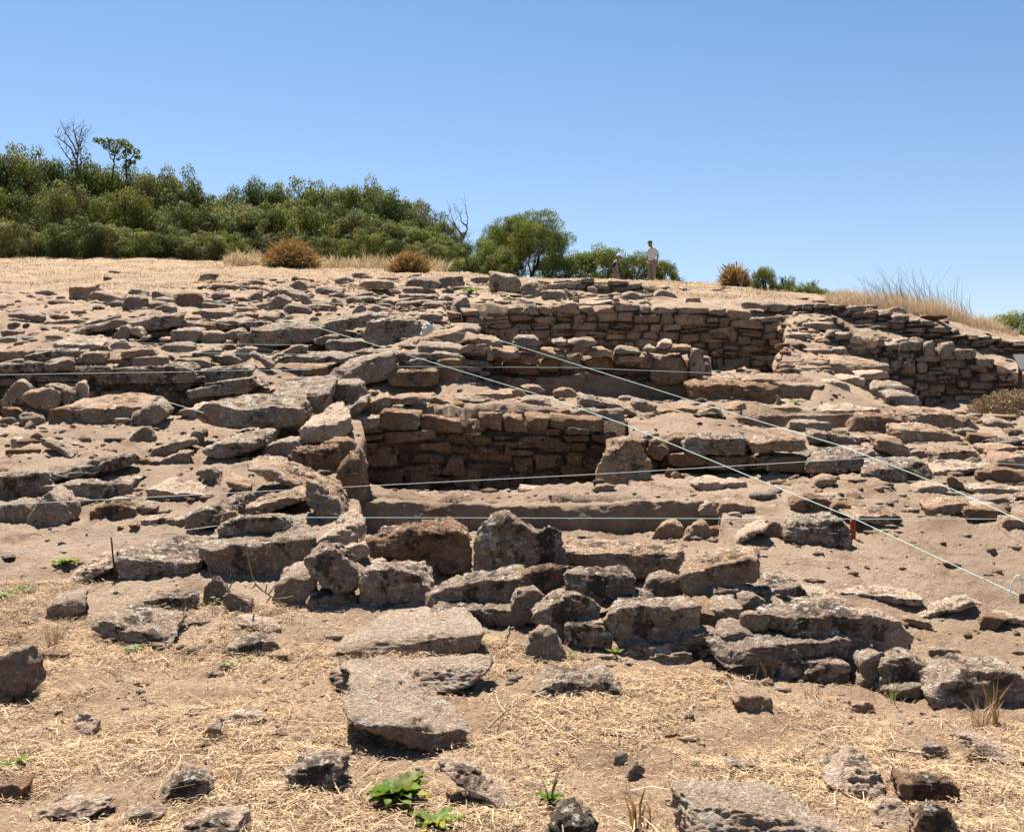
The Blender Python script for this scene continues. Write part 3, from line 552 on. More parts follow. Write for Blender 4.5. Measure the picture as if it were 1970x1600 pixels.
# --- big blocks in the middle wall
GM = 'great blocks of the middle wall'
def MW(*a, **k): k.setdefault('group', GM); k.setdefault('emb', False); return R(*a, **k)
MW(545, 664, 132, 36, 10, 6, 's', 'd', D=18.6, label='long dark block left of the knotted string, middle wall', ref='the long dark block'); MW(655, 638, 104, 24, 8, 12, 's', 'g', D=18.7, label='tilted slab at the string bend in the middle wall', ref='the string-bend slab')
MW(756, 662, 104, 46, 4, 2, 'b', 'g', D=18.0, rough=1.5, ref='the rugged great block', label='rugged great block with a scarred face in the middle wall'); MW(848, 664, 86, 22, 8, 14, 's', 't', D=17.9, label='wedge slab under the white paper in the middle wall', ref='the wedge slab')
MW(628, 664, 54, 20, 2, 10, 'r', 'd', D=18.4); MW(670, 680, 74, 26, 2, 0, 'b', 'd', D=18.2, label='shaded block below the tilted string-bend slab')
MW(545, 690, 66, 14, 4, 26, 's', 't', D=17.2, label='slab tilted steeply like a ramp below the long dark block'); MW(575, 676, 34, 14, 2, -20, 'w', 'g', D=17.3); MW(612, 698, 140, 12, 10, 0, 's', 'g', D=17.0)
MW(727, 694, 82, 18, 6, -3, 's', 'd', D=16.8); MW(800, 705, 66, 26, 6, -6, 'b', 'd', D=16.5, label='blocky dark stone in the corner stack right of the ramp slab'); MW(700, 738, 130, 44, 10, 16, 'b', 'g', D=16.1, ref='the sloping great block', label='great pitted block sloping up to the right, left of the corner stack')
MW(795, 742, 92, 30, 4, 0, 'b', 'e', D=16.0, label='weathered block with a pale top at the foot of the corner stack'); MW(608, 735, 46, 30, 2, 0, 'b', 'e', D=16.4); MW(570, 740, 60, 16, 3, 14, 'w', 'd', D=16.2)
MW(845, 690, 76, 26, 8, -4, 'b', 'g', D=16.7); MW(865, 740, 50, 50, 2, 0, 'b', 'e', D=16.3)
MW(788, 676, 66, 14, 6, 4, 'w', 't', D=17.2); MW(930, 664, 74, 14, 10, -8, 's', 't', D=18.9, label='pale flat slab at the left end of the earthen bank'); MW(890, 640, 66, 12, 8, -4, 's', 'g', D=22)
R(815, 615, 66, 10, 4, 0, 's', 'g'); R(778, 622, 50, 8, 4, 10, 's', 'g')
# --- rim of the pit and the stones behind it
GP = 'stones along the rim of the main pit'
def PR(*a, **k): k.setdefault('group', GP); k.setdefault('emb', False); return R(*a, **k)
PR(722, 790, 56, 30, 10, 0, 'w', 't', D=14.3); PR(760, 780, 40, 16, 10, 0, 'b', 't', D=14.4); PR(800, 782, 50, 20, 8, 0, 'b', 't', D=14.4); PR(852, 782, 60, 18, 10, -4, 'w', 't', D=14.5)
PR(878, 786, 34, 12, 4, 10, 'r', 'e', D=14.4); PR(950, 772, 84, 20, 8, 10, 'w', 't', D=15.2, label='wedge-shaped tan stone on the rim behind the pit wall', ref='the rim wedge stone')
PR(1032, 786, 64, 22, 8, -4, 'r', 'g', D=14.6, label='knobbly stone under the green string on the pit rim', ref='the knobbly rim stone'); PR(1000, 762, 30, 14, 2, -20, 'a', 't', D=15); PR(1030, 756, 44, 14, 4, -6, 'r', 't', D=15.6)
PR(1088, 770, 46, 26, 2, 0, 'r', 't', D=16.4, label='rounded stone in shade below the earthen bank'); PR(1155, 784, 92, 18, 8, -6, 'w', 'g', D=15.4, label='whaleback stone on the dusty rim right of the pit', ref='the whaleback stone'); PR(1240, 794, 50, 26, 4, -14, 'r', 'g', D=15.0, label='egg-shaped grey stone right of the whaleback stone')
PR(1206, 772, 34, 10, 3, 0, 'r', 'g', D=15.8); PR(1215, 800, 36, 14, 3, -10, 'w', 'g', D=14.6); PR(1290, 796, 40, 8, 3, 0, 'r', 't', D=15); PR(1320, 793, 46, 8, 4, 0, 's', 't', D=15.4); PR(1372, 802, 34, 18, 2, -10, 'a', 't', D=15.1); PR(1420, 790, 40, 14, 4, 10, 'w', 't', D=15.6)
R(1498, 784, 12, 22, 0, 10, 'a', 'e', D=16.6, emb=False); R(1515, 793, 50, 14, 4, -8, 'w', 't', D=16.0, emb=False)
stone([(1148,936),(1152,890),(1170,862),(1200,848),(1232,854),(1250,890),(1256,940),(1200,946)], 4, D=12.5, m='t', rough=1.1, ref='the great standing stone', label='great upright tan stone standing at the right end of the pit wall', emb=False, L=.5, kind='b', group=GP, lean=.2)
PR(1262, 886, 46, 44, 4, 0, 'r', 'e', D=13.1, label='earthy round stone behind the great standing stone'); PR(1240, 850, 60, 14, 6, 8, 'w', 'g', D=13.5); PR(1308, 868, 56, 30, 4, 6, 'b', 'e', D=13.2)
PR(1385, 874, 120, 34, 4, -2, 's', 'g', D=13.0, ref='the long retaining block', label='long retaining block right of the standing stone, under bare dust'); PR(1500, 870, 104, 24, 8, 2, 's', 't', D=12.9, ref='the lumpy retaining slab', label='lumpy tan slab at the right end of the upper retaining row')
PR(1325, 896, 70, 26, 0, 0, 'b', 'e', D=13.05); PR(1425, 904, 110, 26, 0, 0, 's', 'e', D=13.0); PR(1515, 908, 80, 30, 2, 0, 'b', 'e', D=12.9); PR(1622, 908, 124, 34, 14, 6, 's', 'd', D=12.6, label='dark long boulder where two strings cross above the terrace', ref='the crossing boulder')
PR(1726, 942, 118, 46, 16, 6, 'b', 'd', D=12.0, ref='the big undercut boulder', label='big dark undercut boulder right of the terrace dust', s=.2); PR(1800, 955, 56, 26, 20, -10, 'w', 'w', D=11.6)
PR(1310, 930, 60, 26, 0, -14, 'w', 'e', D=12.7); PR(1298, 918, 16, 12, 0, 0, 'a', 't', D=12.4)
# --- earth ledge and terrace
GT = 'stones on the dusty terrace'
def TR(*a, **k): k.setdefault('group', GT); return R(*a, **k)
TR(884, 972, 48, 14, 14, 24, 's', 'w', D=11.35, label='thin pale flake lying aslant on the earth ledge', emb=False); TR(912, 972, 30, 8, 4, 0, 's', 'w', D=11.35); TR(802, 956, 40, 6, 6, -4, 's', 'w', D=11.8); TR(1056, 950, 112, 8, 8, -2, 's', 'w', D=11.8, label='long pale slab flush with the top of the earth ledge')
TR(1162, 944, 42, 14, 2, 4, 'r', 't', label='rounded stone at the foot of the great standing stone'); TR(1366, 942, 60, 20, 10, 2, 'r', 'w', label='pale rounded rock on the dust below the long retaining block'); TR(1415, 938, 40, 12, 6, 4, 's', 'w')
TR(1364, 992, 36, 28, 4, -10, 'a', 'w', D=11.0, label='white angular stone at the right end of the earth ledge', emb=False, ref='the white angular stone')
TR(1420, 985, 70, 22, 10, 6, 'w', 't'); TR(1565, 984, 90, 30, 8, -4, 'r', 'e', label='lumpy earthen block where the diagonal string passes'); TR(1620, 990, 40, 26, 4, 0, 'r', 'e')
TR(1286, 1036, 64, 34, 8, 0, 'a', 't', label='heart-shaped tan stone on the terrace floor', ref='the heart-shaped stone'); TR(1342, 1032, 48, 28, 4, 10, 'a', 't'); TR(1382, 1030, 40, 18, 4, 0, 'r', 'e')
TR(1438, 1036, 66, 14, 20, 22, 's', 'w', label='pale tilted slab between the heart-shaped stone and the lichen boulder'); TR(1490, 1032, 44, 30, 16, 0, 'r', 't')
TR(1572, 1046, 116, 42, 18, 2, 'b', 'g', rough=1.1, label='lichen-covered boulder beside the red peg on the terrace', ref='the boulder by the red peg', s=.16)
TR(1622, 1036, 26, 18, 2, 0, 'r', 'e')
TR(1694, 1006, 96, 20, 20, -8, 'w', 't', label='low pale wedge rock right of the red peg', ref='the low wedge rock')
TR(1832, 985, 84, 18, 12, 8, 's', 't', label='flat tan slab above the square block by the string'); TR(1898, 1002, 74, 24, 6, 0, 'b', 'e', label='square brown block with the pale string along it, right terrace', ref='the square brown block', emb=False); TR(1952, 1012, 50, 14, 8, -6, 's', 't')
TR(1700, 1155, 140, 10, 22, -2, 's', 'w', label='pale bedrock patch flush with the terrace dust'); TR(1830, 1175, 120, 8, 18, 10, 's', 'w', label='flat pale bedrock slab on the right terrace'); TR(1912, 1205, 56, 22, 10, 14, 'w', 'e', label='jutting brown rock near the right end of the terrace', ref='the jutting brown rock'); TR(1965, 1200, 50, 10, 18, -10, 's', 'w')
TR(1815, 1258, 60, 10, 4, 2, 's', 'g'); TR(1770, 1205, 50, 12, 6, -10, 's', 't'); TR(1835, 1090, 30, 10, 0, -20, 'w', 'e'); TR(1915, 1065, 22, 10, 0, -20, 'a', 'e')
# --- right slope
GR = 'blocks scattered on the right slope'
def RS(*a, **k): k.setdefault('group', GR); return R(*a, **k)
RS(1796, 826, 116, 32, 14, -2, 'b', 't', ref='the higher flat block', label='higher of two large flat-topped blocks on the right slope', s=.2, D=15.6); RS(1786, 868, 126, 40, 14, -4, 'b', 't', ref='the lower flat block', label='lower of two large flat-topped blocks on the right slope', s=.2, D=14.6)
RS(1716, 762, 88, 24, 10, -2, 'r', 'g', label='broad humped boulder below the curved wall', ref='the humped boulder', D=18.2); RS(1742, 780, 70, 26, 8, -6, 'r', 'g', D=17.5, label='rounded boulder resting against the broad humped boulder')
RS(1656, 718, 112, 22, 14, -4, 's', 't', D=20.0, label='long flat slab at the foot of the curved wall', ref='the long flat slab'); RS(1682, 730, 60, 14, 5, 4, 's', 'w', D=19.5, label='pale thin slab below the long flat slab', emb=False); RS(1582, 710, 54, 24, 8, 0, 'r', 't', D=20.4, label='tan boulder left of the long flat slab'); RS(1536, 702, 36, 22, 4, 0, 'r', 'g', D=20.8); RS(1505, 706, 42, 24, 6, 20, 'w', 't', D=20.6)
RS(1612, 754, 52, 24, 4, -10, 'r', 'w', D=18.4); RS(1640, 738, 56, 14, 8, -6, 'w', 'w', D=19.2); RS(1690, 832, 86, 32, 10, -3, 'b', 'e', label='brown block set in the earth bank, right slope', ref='the bank block', D=15.2)
RS(1640, 800, 110, 14, 12, 0, 's', 'w', D=16.6); RS(1650, 836, 30, 40, 2, -10, 'a', 'e', D=14.9); RS(1720, 872, 80, 30, 10, -14, 'a', 't', label='tan angular rock in front of the two flat blocks'); RS(1770, 886, 36, 22, 2, -20, 'a', 'g', D=13.7)
RS(1846, 888, 90, 28, 6, 10, 'w', 't', label='wedge-shaped rock rising to the right of the lower flat block', ref='the rising wedge rock'); RS(1930, 876, 64, 20, 10, 16, 'w', 't', label='tan slab tilted up at the far right slope'); RS(1945, 902, 70, 26, 10, 12, 'r', 't'); RS(1890, 852, 52, 16, 4, -4, 's', 'e')
RS(1865, 842, 44, 18, 4, -4, 'r', 'd'); RS(1872, 824, 34, 20, 4, -10, 'w', 'g'); RS(1925, 822, 50, 14, 8, 0, 'r', 'g'); RS(1860, 910, 110, 10, 14, 6, 's', 'w', label='flat pale slab pointing right, in front of the rising wedge rock'); RS(1900, 920, 34, 14, 2, -6, 'b', 'e'); RS(1945, 924, 70, 20, 8, -8, 's', 'e'); RS(1845, 938, 44, 20, 4, -16, 'w', 'e', label='brown wedge stone under the diagonal string on the right slope')
RS(1930, 948, 100, 8, 10, -2, 's', 'w'); RS(1912, 970, 80, 12, 8, 4, 's', 'g'); RS(1956, 836, 30, 10, 4, -4, 's', 'e')
RS(1560, 830, 70, 18, 6, 0, 's', 'g'); RS(1600, 852, 90, 18, 6, -8, 's', 'g', label='low grey slab on the dust, left of the bank block'); RS(1640, 858, 36, 20, 2, 0, 'r', 'd'); RS(1575, 852, 40, 10, 4, 0, 's', 'e')
RS(1430, 772, 150, 34, 8, 0, 's', 'e', D=17.6, rough=1.6, label='crumbling earth bank edge below the big wall', ref='the crumbling bank'); RS(1395, 738, 60, 14, 6, -4, 'w', 't', D=18.2); RS(1470, 742, 90, 18, 8, 0, 'r', 't', D=18.0)
# --- upper slope and ridge
GU = 'stones scattered on the upper slope'
def US(*a, **k): k.setdefault('group', GU); return R(*a, **k)
US(973, 562, 54, 34, 5, -4, 'b', 'g', ref='the pale cube block', label='pale squared block standing on the ridge below the round tree', D=29, emb=False, lean=.05); US(1020, 572, 40, 32, 6, -20, 'r', 'g'); US(724, 556, 60, 16, 4, -2, 's', 't', D=28, label='overhanging tan slab on the ridge above a dark recess', emb=False, ref='the overhanging slab')
US(724, 576, 52, 20, 0, 0, 'b', 'e', D=28.3); US(660, 546, 40, 14, 3, 0, 'r', 'g'); US(695, 536, 36, 12, 2, 0, 'r', 'd'); US(706, 538, 24, 8, 2, 0, 'a', 'g'); US(745, 540, 40, 6, 2, 0, 's', 'g')
US(812, 556, 64, 22, 6, -6, 'r', 'd', label='dark rounded boulder on the ridge right of the overhanging slab', ref='the dark ridge boulder'); US(868, 552, 48, 20, 3, 4, 'b', 'd', label='dark blocky boulder on the ridge below the bare branches'); US(790, 534, 34, 6, 3, 6, 'w', 'g'); US(795, 566, 40, 16, 2, -16, 'w', 'd')
US(806, 576, 70, 8, 2, -1, 's', 'g'); US(800, 590, 64, 10, 3, 2, 's', 't'); US(835, 594, 44, 12, 4, -4, 'r', 'd'); US(884, 590, 42, 18, 5, 12, 'w', 'g', label='pale wedge stone above the left end of the big wall'); US(930, 545, 44, 12, 2, 0, 's', 'd'); US(850, 588, 30, 6, 2, 0, 's', 'g')
US(574, 558, 36, 18, 2, 0, 'a', 'g', label='grey pointed stone on the pale ridge slope, left', ref='the pointed ridge stone'); US(630, 566, 54, 14, 5, -4, 'r', 'g'); US(700, 572, 36, 8, 2, 8, 's', 'g'); US(680, 582, 34, 10, 4, 0, 'r', 'd'); US(715, 582, 34, 8, 3, 0, 'w', 'g'); US(735, 588, 34, 8, 1, 2, 's', 't'); US(650, 582, 30, 8, 2, -10, 'w', 'g'); US(645, 590, 30, 6, 1, 0, 's', 'e'); US(690, 602, 30, 14, 2, 20, 'a', 'g'); US(722, 600, 26, 12, 2, 0, 'a', 'g'); US(725, 616, 36, 12, 6, 0, 'r', 'g'); US(612, 586, 40, 8, 3, -6, 's', 'g')
US(155, 574, 48, 24, 5, 2, 'b', 't', label='squared tan block at the left end of the upper stone line', ref='the left line block'); US(206, 580, 56, 14, 6, -12, 's', 't', label='tan slab tilted down to the right next to the squared tan block'); US(262, 594, 46, 24, 4, -4, 'b', 'd'); US(308, 580, 52, 20, 3, -10, 'r', 'd'); US(358, 588, 48, 26, 2, 0, 'b', 'e', label='dark brown cube in the upper stone line where a string starts', ref='the string-start cube'); US(265, 568, 36, 10, 2, -12, 's', 'g'); US(205, 566, 40, 8, 2, -14, 's', 'g'); US(300, 592, 40, 14, 3, -14, 'w', 'd'); US(325, 600, 30, 12, 2, -10, 's', 'd')
US(425, 576, 40, 14, 3, -6, 'r', 'd'); US(436, 580, 22, 8, 2, 0, 'r', 'g'); US(485, 578, 40, 18, 3, 6, 'w', 'd'); US(515, 570, 34, 12, 3, 10, 'w', 'g'); US(555, 572, 50, 12, 4, -16, 's', 'g'); US(595, 588, 36, 20, 3, -20, 'w', 'g'); US(535, 590, 44, 20, 4, 14, 'a', 'g', label='angular grey stone in the middle of the upper rubble'); US(570, 600, 48, 14, 3, -6, 'r', 'd'); US(500, 594, 26, 10, 2, 10, 'r', 'd'); US(440, 610, 40, 8, 2, 0, 'r', 'd'); US(515, 616, 34, 10, 3, 0, 'r', 'd'); US(470, 600, 30, 8, 2, 0, 's', 'g'); US(480, 612, 30, 8, 2, 0, 's', 'e'); US(405, 592, 36, 8, 2, -8, 's', 'd')
US(218, 526, 24, 6, 1, 0, 'r', 'g', label='small grey rock alone in the pale grass of the upper left')
US(1280, 578, 52, 20, 4, 0, 'a', 'g', label='pointed grey rock on the slope right below the standing person', ref='the pointed slope rock', D=28); US(1218, 575, 44, 12, 4, 4, 'a', 'g'); US(1335, 582, 30, 9, 2, 0, 'b', 't', D=26.5)
US(1090, 548, 44, 9, 3, 2, 's', 'g'); US(1065, 575, 42, 16, 3, -2, 'b', 'g'); US(1100, 570, 30, 12, 2, -14, 'w', 'd'); US(1140, 564, 20, 14, 2, -10, 'r', 'g')
US(1490, 596, 60, 16, 5, 0, 'r', 'g', D=25.5); US(1450, 590, 40, 8, 3, 0, 's', 'g', D=25.6); US(1548, 648, 60, 12, 4, 0, 's', 't', D=23.6); US(1520, 640, 40, 12, 5, 0, 'r', 't', D=23.8); US(1575, 632, 60, 10, 3, 0, 's', 'g', D=24); US(1530, 668, 46, 16, 4, -6, 'r', 'g', D=22.6); US(1570, 682, 50, 10, 4, 0, 's', 'g', D=22); US(1530, 684, 40, 14, 3, 0, 'r', 'g', D=22); US(1618, 680, 26, 14, 3, -14, 'w', 'g', D=21.6); US(1590, 660, 40, 10, 3, 0, 's', 't', D=22.8)
# ================= dry-stone walls =================
def along(pts):
    P = np.array(pts, float); seg = np.linalg.norm(np.diff(P, axis=0), axis=1); cum = np.concatenate([[0], np.cumsum(seg)])
    def f(s):
        s = min(max(s, 0), cum[-1]-1e-6); i = int(np.searchsorted(cum, s, side='right')-1)
        t = (P[i+1]-P[i])/seg[i]; return P[i]+t*(s-cum[i]), t
    return f, cum[-1]
def wall(name, label, pts, zt, zb, course, wr, depth=.34, m='t', seed=1, cap=True, gap=.028, rough=1., lvl=3, fill=.06, ref=None, front=None):
    """pts: footprint line (x, y); zt / zb: top and bottom height over the 0..1 run of the wall (eye-relative)"""
    r_ = np.random.default_rng(seed); f, Ltot = along(pts)
    root = thing(name, label, 'stone wall', loc=(*f(Ltot/2)[0], EYE+zb(.5)), group=None)
    O = np.array(root.location)
    acc = Acc(); 
    H = max(zt(a)-zb(a) for a in np.linspace(0, 1, 9))
    nrow = max(1, int(round(H/course))); caps = 0
    hs = r_.uniform(.75, 1.25, nrow); hs *= 1/hs.sum()
    lo = 0
    for k in range(nrow):
        hi = lo+hs[k]; s = -r_.uniform(0, wr[0])
        while s < Ltot:
            w = r_.uniform(*wr)*(1.0 if r_.random() > .15 else .55)
            sc = s+w/2
            if sc > Ltot+.05: break
            p, t = f(sc); nf = np.array([t[1], -t[0]])        # towards the viewer
            if nf[1] > 0: nf = -nf
            u = min(max(sc/Ltot, 0), 1); zB = zb(u); zT = zt(u); hh = zT-zB
            if hh < .08: s += w; continue
            z0 = zB+hh*lo; z1 = zB+hh*hi
            top = k == nrow-1
            h = (z1-z0); z0 += r_.uniform(-.2, .2)*h; h *= r_.uniform(.74, 1.12)
            if r_.random() < .12: h *= 1.5; z0 -= .2*h
            if top and r_.random() < .18: s += w; continue
            parts_ = [(z0, h)]
            if not top and r_.random() < .3:
                q_ = r_.uniform(.35, .65); parts_ = [(z0, h*q_), (z0+h*q_, h*(1-q_))]
            for z0, h in parts_:
                hx, hy, hz = (w-gap)/2, depth/2*r_.uniform(.85, 1.15), h/2
                if top: hy *= 1.25
                Ns = np.array([[1,0,r_.uniform(-.4,.4)],[-1,0,r_.uniform(-.4,.4)],[r_.uniform(-.2,.2),-1,.05],[0,1,0],[r_.uniform(-.16,.16),r_.uniform(-.2,.05),1],[r_.uniform(-.14,.14),0,-1]])
                Ns /= np.linalg.norm(Ns, axis=1)[:, None]
                V, Fc = rockmesh(Ns, np.array([hx, hx, hy, hy, hz, hz]), np.array([hx, hy, hz]), 30, lvl, int(r_.integers(1e9)), rough*.85, 4, 1.6)
                jut = r_.uniform(-.07, .07)
                V = V[:, :1]*np.array([t[0], t[1], 0]) + V[:, 1:2]*np.array([-nf[0], -nf[1], 0]) + V[:, 2:]*np.array([0, 0, 1])
                c = np.array([p[0]-nf[0]*(hy*.8-jut), p[1]-nf[1]*(hy*.8-jut), EYE+z0+h/2])
                if top and cap and caps < 60:
                    mk('coping_stone', V, Fc, M[m if r_.random() < .6 else 'g'], root, loc=c-O); caps += 1
                else: acc.add(V+c-O, Fc)
            s += w
        lo = hi
    acc.build('stone_face', M[m], root)
    n = 60; F0 = []; W = []
    for i in range(n+1):
        p, t = f(Ltot*i/n); nf = np.array([t[1], -t[0]]); nf = -nf if nf[1] > 0 else nf
        for off, z in ((-.05, zb(i/n)-.3), (-.05, zt(i/n)-.5*(zt(i/n)-zb(i/n))/max(nrow, 1)-.02), (-.05-depth*.9, zt(i/n)-.5*(zt(i/n)-zb(i/n))/max(nrow, 1)-.02), (-.05-depth*.9, zb(i/n)-.3)):
            q = p+nf*off; W.append((q[0], q[1], EYE+z))
    for i in range(n):
        for a in range(4):
            b = (a+1) % 4; F0.append((i*4+a, i*4+b, (i+1)*4+b, (i+1)*4+a))
    W = np.array(W); W = W + .02*vnoise(W*6); 
    mk('earth_packing', W-O, F0, M['earthfill'], root)
    mid = np.array([( (p[0]/p[1])*F+CXP) for p in pts])
    return root
lin = lambda a, b: (lambda u: a+(b-a)*u)
def pw(*pts):
    xs = [a for a, _ in pts]; ys = [b for _, b in pts]
    return lambda u: float(np.interp(u, xs, ys))
def zz(py, D): return (CYP-py)/F*D
X = xof
wall('pit_back_wall', 'shaded drystone wall of large blocks closing the back of the main pit', [(X(703, 14.0), 14.0), (X(1203, 14.0), 14.0)],
     pw((0, zz(786, 14)), (.5, zz(792, 14)), (1, zz(794, 14))), lin(zz(956, 14), zz(958, 14)), .185, (.26, .72), .4, 'e', 11, rough=1.25, lvl=4, gap=.035)
wall('earth_room_wall', 'low earthen bank topped with a ragged row of stones, middle of the dig', [(X(890, 19.0), 19.0), (X(1345, 19.0), 19.0)],
     pw((0, zz(682, 19)), (.3, zz(692, 19)), (.6, zz(680, 19)), (1, zz(672, 19))), lin(zz(775, 19), zz(778, 19)), .28, (.35, .95), .4, 'e', 13, rough=1.2)
wall('corner_wall', 'stacked stone corner left of the earthen bank, with a sharp shaded edge', [(X(758, 16.5), 16.5), (X(884, 16.5), 16.5), (X(886, 18.6), 18.6)],
     pw((0, zz(700, 16.5)), (.35, zz(664, 16.5)), (1, zz(668, 18.6))), lin(zz(757, 16.5), zz(768, 18.6)), .24, (.3, .62), .4, 'g', 14, rough=1.2)
wall('big_terrace_wall', 'longest and tallest drystone wall, flat-faced, under the ridge at centre right', [(X(857, 25.0), 25.0), (X(1240, 25.0), 25.0), (X(1505, 24.6), 24.6)],
     pw((0, zz(600, 25)), (.15, zz(586, 25)), (.55, zz(584, 25)), (.8, zz(592, 25)), (1, zz(612, 24.6))), lin(zz(712, 25), zz(726, 24.6)), .19, (.26, .72), .42, 't', 15, rough=1.1)
wall('curved_wall', 'tall shaded drystone wall curving to the right edge of the dig', [(X(1600, 22.6), 22.6), (X(1700, 22.5), 22.5), (X(1800, 22.1), 22.1), (X(1890, 21.7), 21.7), (X(1990, 21.3), 21.3)],
     pw((0, zz(632, 22.6)), (.3, zz(652, 22.5)), (.6, zz(668, 22.2)), (.8, zz(690, 22)), (1, zz(722, 21.9))), pw((0, zz(720, 22.6)), (.3, zz(770, 22.5)), (.6, zz(792, 22.2)), (1, zz(800, 21.9))), .175, (.22, .5), .4, 'g', 16)
wall('upper_curved_wall', 'thin-coursed ruined wall stepping down behind the curved wall', [(X(1500, 26.2), 26.2), (X(1620, 25.9), 25.9), (X(1750, 25.2), 25.2), (X(1880, 24.6), 24.6), (X(1985, 24.2), 24.2)],
     pw((0, zz(588, 26.5)), (.25, zz(586, 26.2)), (.5, zz(608, 25.6)), (.75, zz(640, 25)), (1, zz(662, 24.6))), pw((0, zz(612, 26.5)), (.25, zz(640, 26.2)), (.5, zz(655, 25.6)), (.75, zz(672, 25)), (1, zz(690, 24.6))), .13, (.2, .55), .4, 'g', 17)
wall('ridge_wall', 'tumbled low wall on the ridge below the two people', [(X(1035, 29.5), 29.5), (X(1245, 29.0), 29.0)],
     pw((0, zz(545, 29.5)), (.3, zz(534, 29.5)), (.72, zz(536, 29)), (1, zz(552, 29))), pw((0, zz(578, 29.5)), (1, zz(582, 29))), .18, (.3, .75), .4, 'g', 18, rough=1.2)
wall('trench_wall', 'dark retaining wall above the trench on the far left', [(X(-120, 15.5), 15.5), (X(250, 15.5), 15.5), (X(500, 15.4), 15.4)],
     pw((0, zz(690, 15.5)), (.6, zz(700, 15.5)), (1, zz(738, 15.4))), lin(zz(805, 15.5), zz(805, 15.4)), .22, (.35, .9), .4, 'd', 19, rough=1.2)
wall('left_upper_wall', 'low tumbled wall along the upper left slope', [(X(90, 20.2), 20.2), (X(300, 20.0), 20.0), (X(500, 19.8), 19.8)],
     pw((0, zz(648, 20.2)), (.4, zz(622, 20)), (1, zz(614, 19.8))), lin(zz(672, 20.2), zz(670, 19.8)), .2, (.3, .7), .35, 'd', 20, rough=1.2)
wall('middle_block_wall', 'base courses under the great blocks of the middle wall', [(X(480, 19.0), 19.0), (X(700, 18.7), 18.7), (X(885, 18.4), 18.4)],
     pw((0, zz(634, 19)), (.4, zz(630, 18.7)), (1, zz(644, 18.4))), lin(zz(690, 19), zz(690, 18.4)), .3, (.5, 1.1), .4, 'd', 21, rough=1.2)
wall('retaining_row_wall', 'low earthy retaining wall right of the great standing stone', [(X(1205, 13.35), 13.35), (X(1450, 13.3), 13.3), (X(1680, 13.1), 13.1)],
     pw((0, zz(838, 13.35)), (.5, zz(850, 13.3)), (1, zz(880, 13.1))), lin(zz(935, 13.35), zz(925, 13.1)), .24, (.35, .8), .35, 'e', 22, rough=1.3)

# ================= cut earth faces of the trenches =================
def earthface(name, pts, zt, zb, seed, back=.5, amp=1., nv=26):
    f, Ltot = along(pts); n = max(20, int(Ltot/.035)); V = []
    prof = [(back, -.08)] + [(back*(1-k/6), .0) for k in range(1, 6)]
    for i in range(n+1):
        u = i/n; p, t = f(Ltot*u); nf = np.array([t[1], -t[0]]); nf = -nf if nf[1] > 0 else nf
        a, b = zt(u), zb(u)
        for off, dz in prof: V.append((p[0]-nf[0]*off, p[1]-nf[1]*off, EYE+a+dz))
        for k in range(nv+1):
            w = k/nv; o = .015*math.sin(w*3.1)+.07*w**3-.02*(1-w)**8
            V.append((p[0]+nf[0]*o, p[1]+nf[1]*o, EYE+a-(a-b+.12)*w - .008*(1-w)**6))
    V = np.array(V); m = nv+1+len(prof)
    V = V + amp*(.06*vnoise(V*1.5+seed)+.03*vnoise(V*5.1+seed)+.024*vnoise(V*12+seed)+.014*vnoise(V*29+seed))*np.array([.6, 1, .8])
    i = np.arange((n+1)*m).reshape(n+1, m)
    Fc = np.stack([i[:-1, :-1], i[1:, :-1], i[1:, 1:], i[:-1, 1:]], -1).reshape(-1, 4)
    o = mk(name, V, Fc, M['ground']); o['kind'] = 'structure'
earthface('earth_ledge', [(X(690, 11.0), 11.0), (X(1000, 10.95), 10.95), (X(1250, 11.0), 11.0), (X(1410, 11.2), 11.2)], pw((0, zz(966, 11.15)), (.45, zz(968, 11.1)), (.8, zz(960, 11.15)), (1, zz(966, 11.3))), pw((0, zz(1024, 11.1)), (.7, zz(1014, 11.1)), (1, zz(990, 11.3))), 3)
earthface('earth_bank', [(X(1360, 18.5), 18.5), (X(1480, 18.0), 18.0), (X(1580, 17.6), 17.6)], pw((0, zz(738, 18.5)), (.4, zz(730, 18)), (1, zz(742, 17.6))), pw((0, zz(785, 18.5)), (1, zz(792, 17.6))), 9, amp=1.2)
earthface('trench_edge', [(X(1430, 16.4), 16.4), (X(1650, 16.3), 16.3)], pw((0, zz(800, 16.4)), (1, zz(796, 16.3))), pw((0, zz(830, 16.4)), (1, zz(832, 16.3))), 14, amp=.7, back=.3)
earthface('pit_rim', [(X(704, 14.32), 14.32), (X(1200, 14.32), 14.32)], pw((0, zz(784, 14.3)), (1, zz(790, 14.3))), pw((0, zz(850, 14.3)), (1, zz(850, 14.3))), 33, amp=1.3, back=.3)
earthface('bank_face', [(X(888, 18.85), 18.85), (X(1330, 18.85), 18.85)], pw((0, zz(728, 18.85)), (.5, zz(722, 18.85)), (1, zz(742, 18.85))), pw((0, zz(776, 18.85)), (1, zz(780, 18.85))), 27, amp=1.8, back=.12)

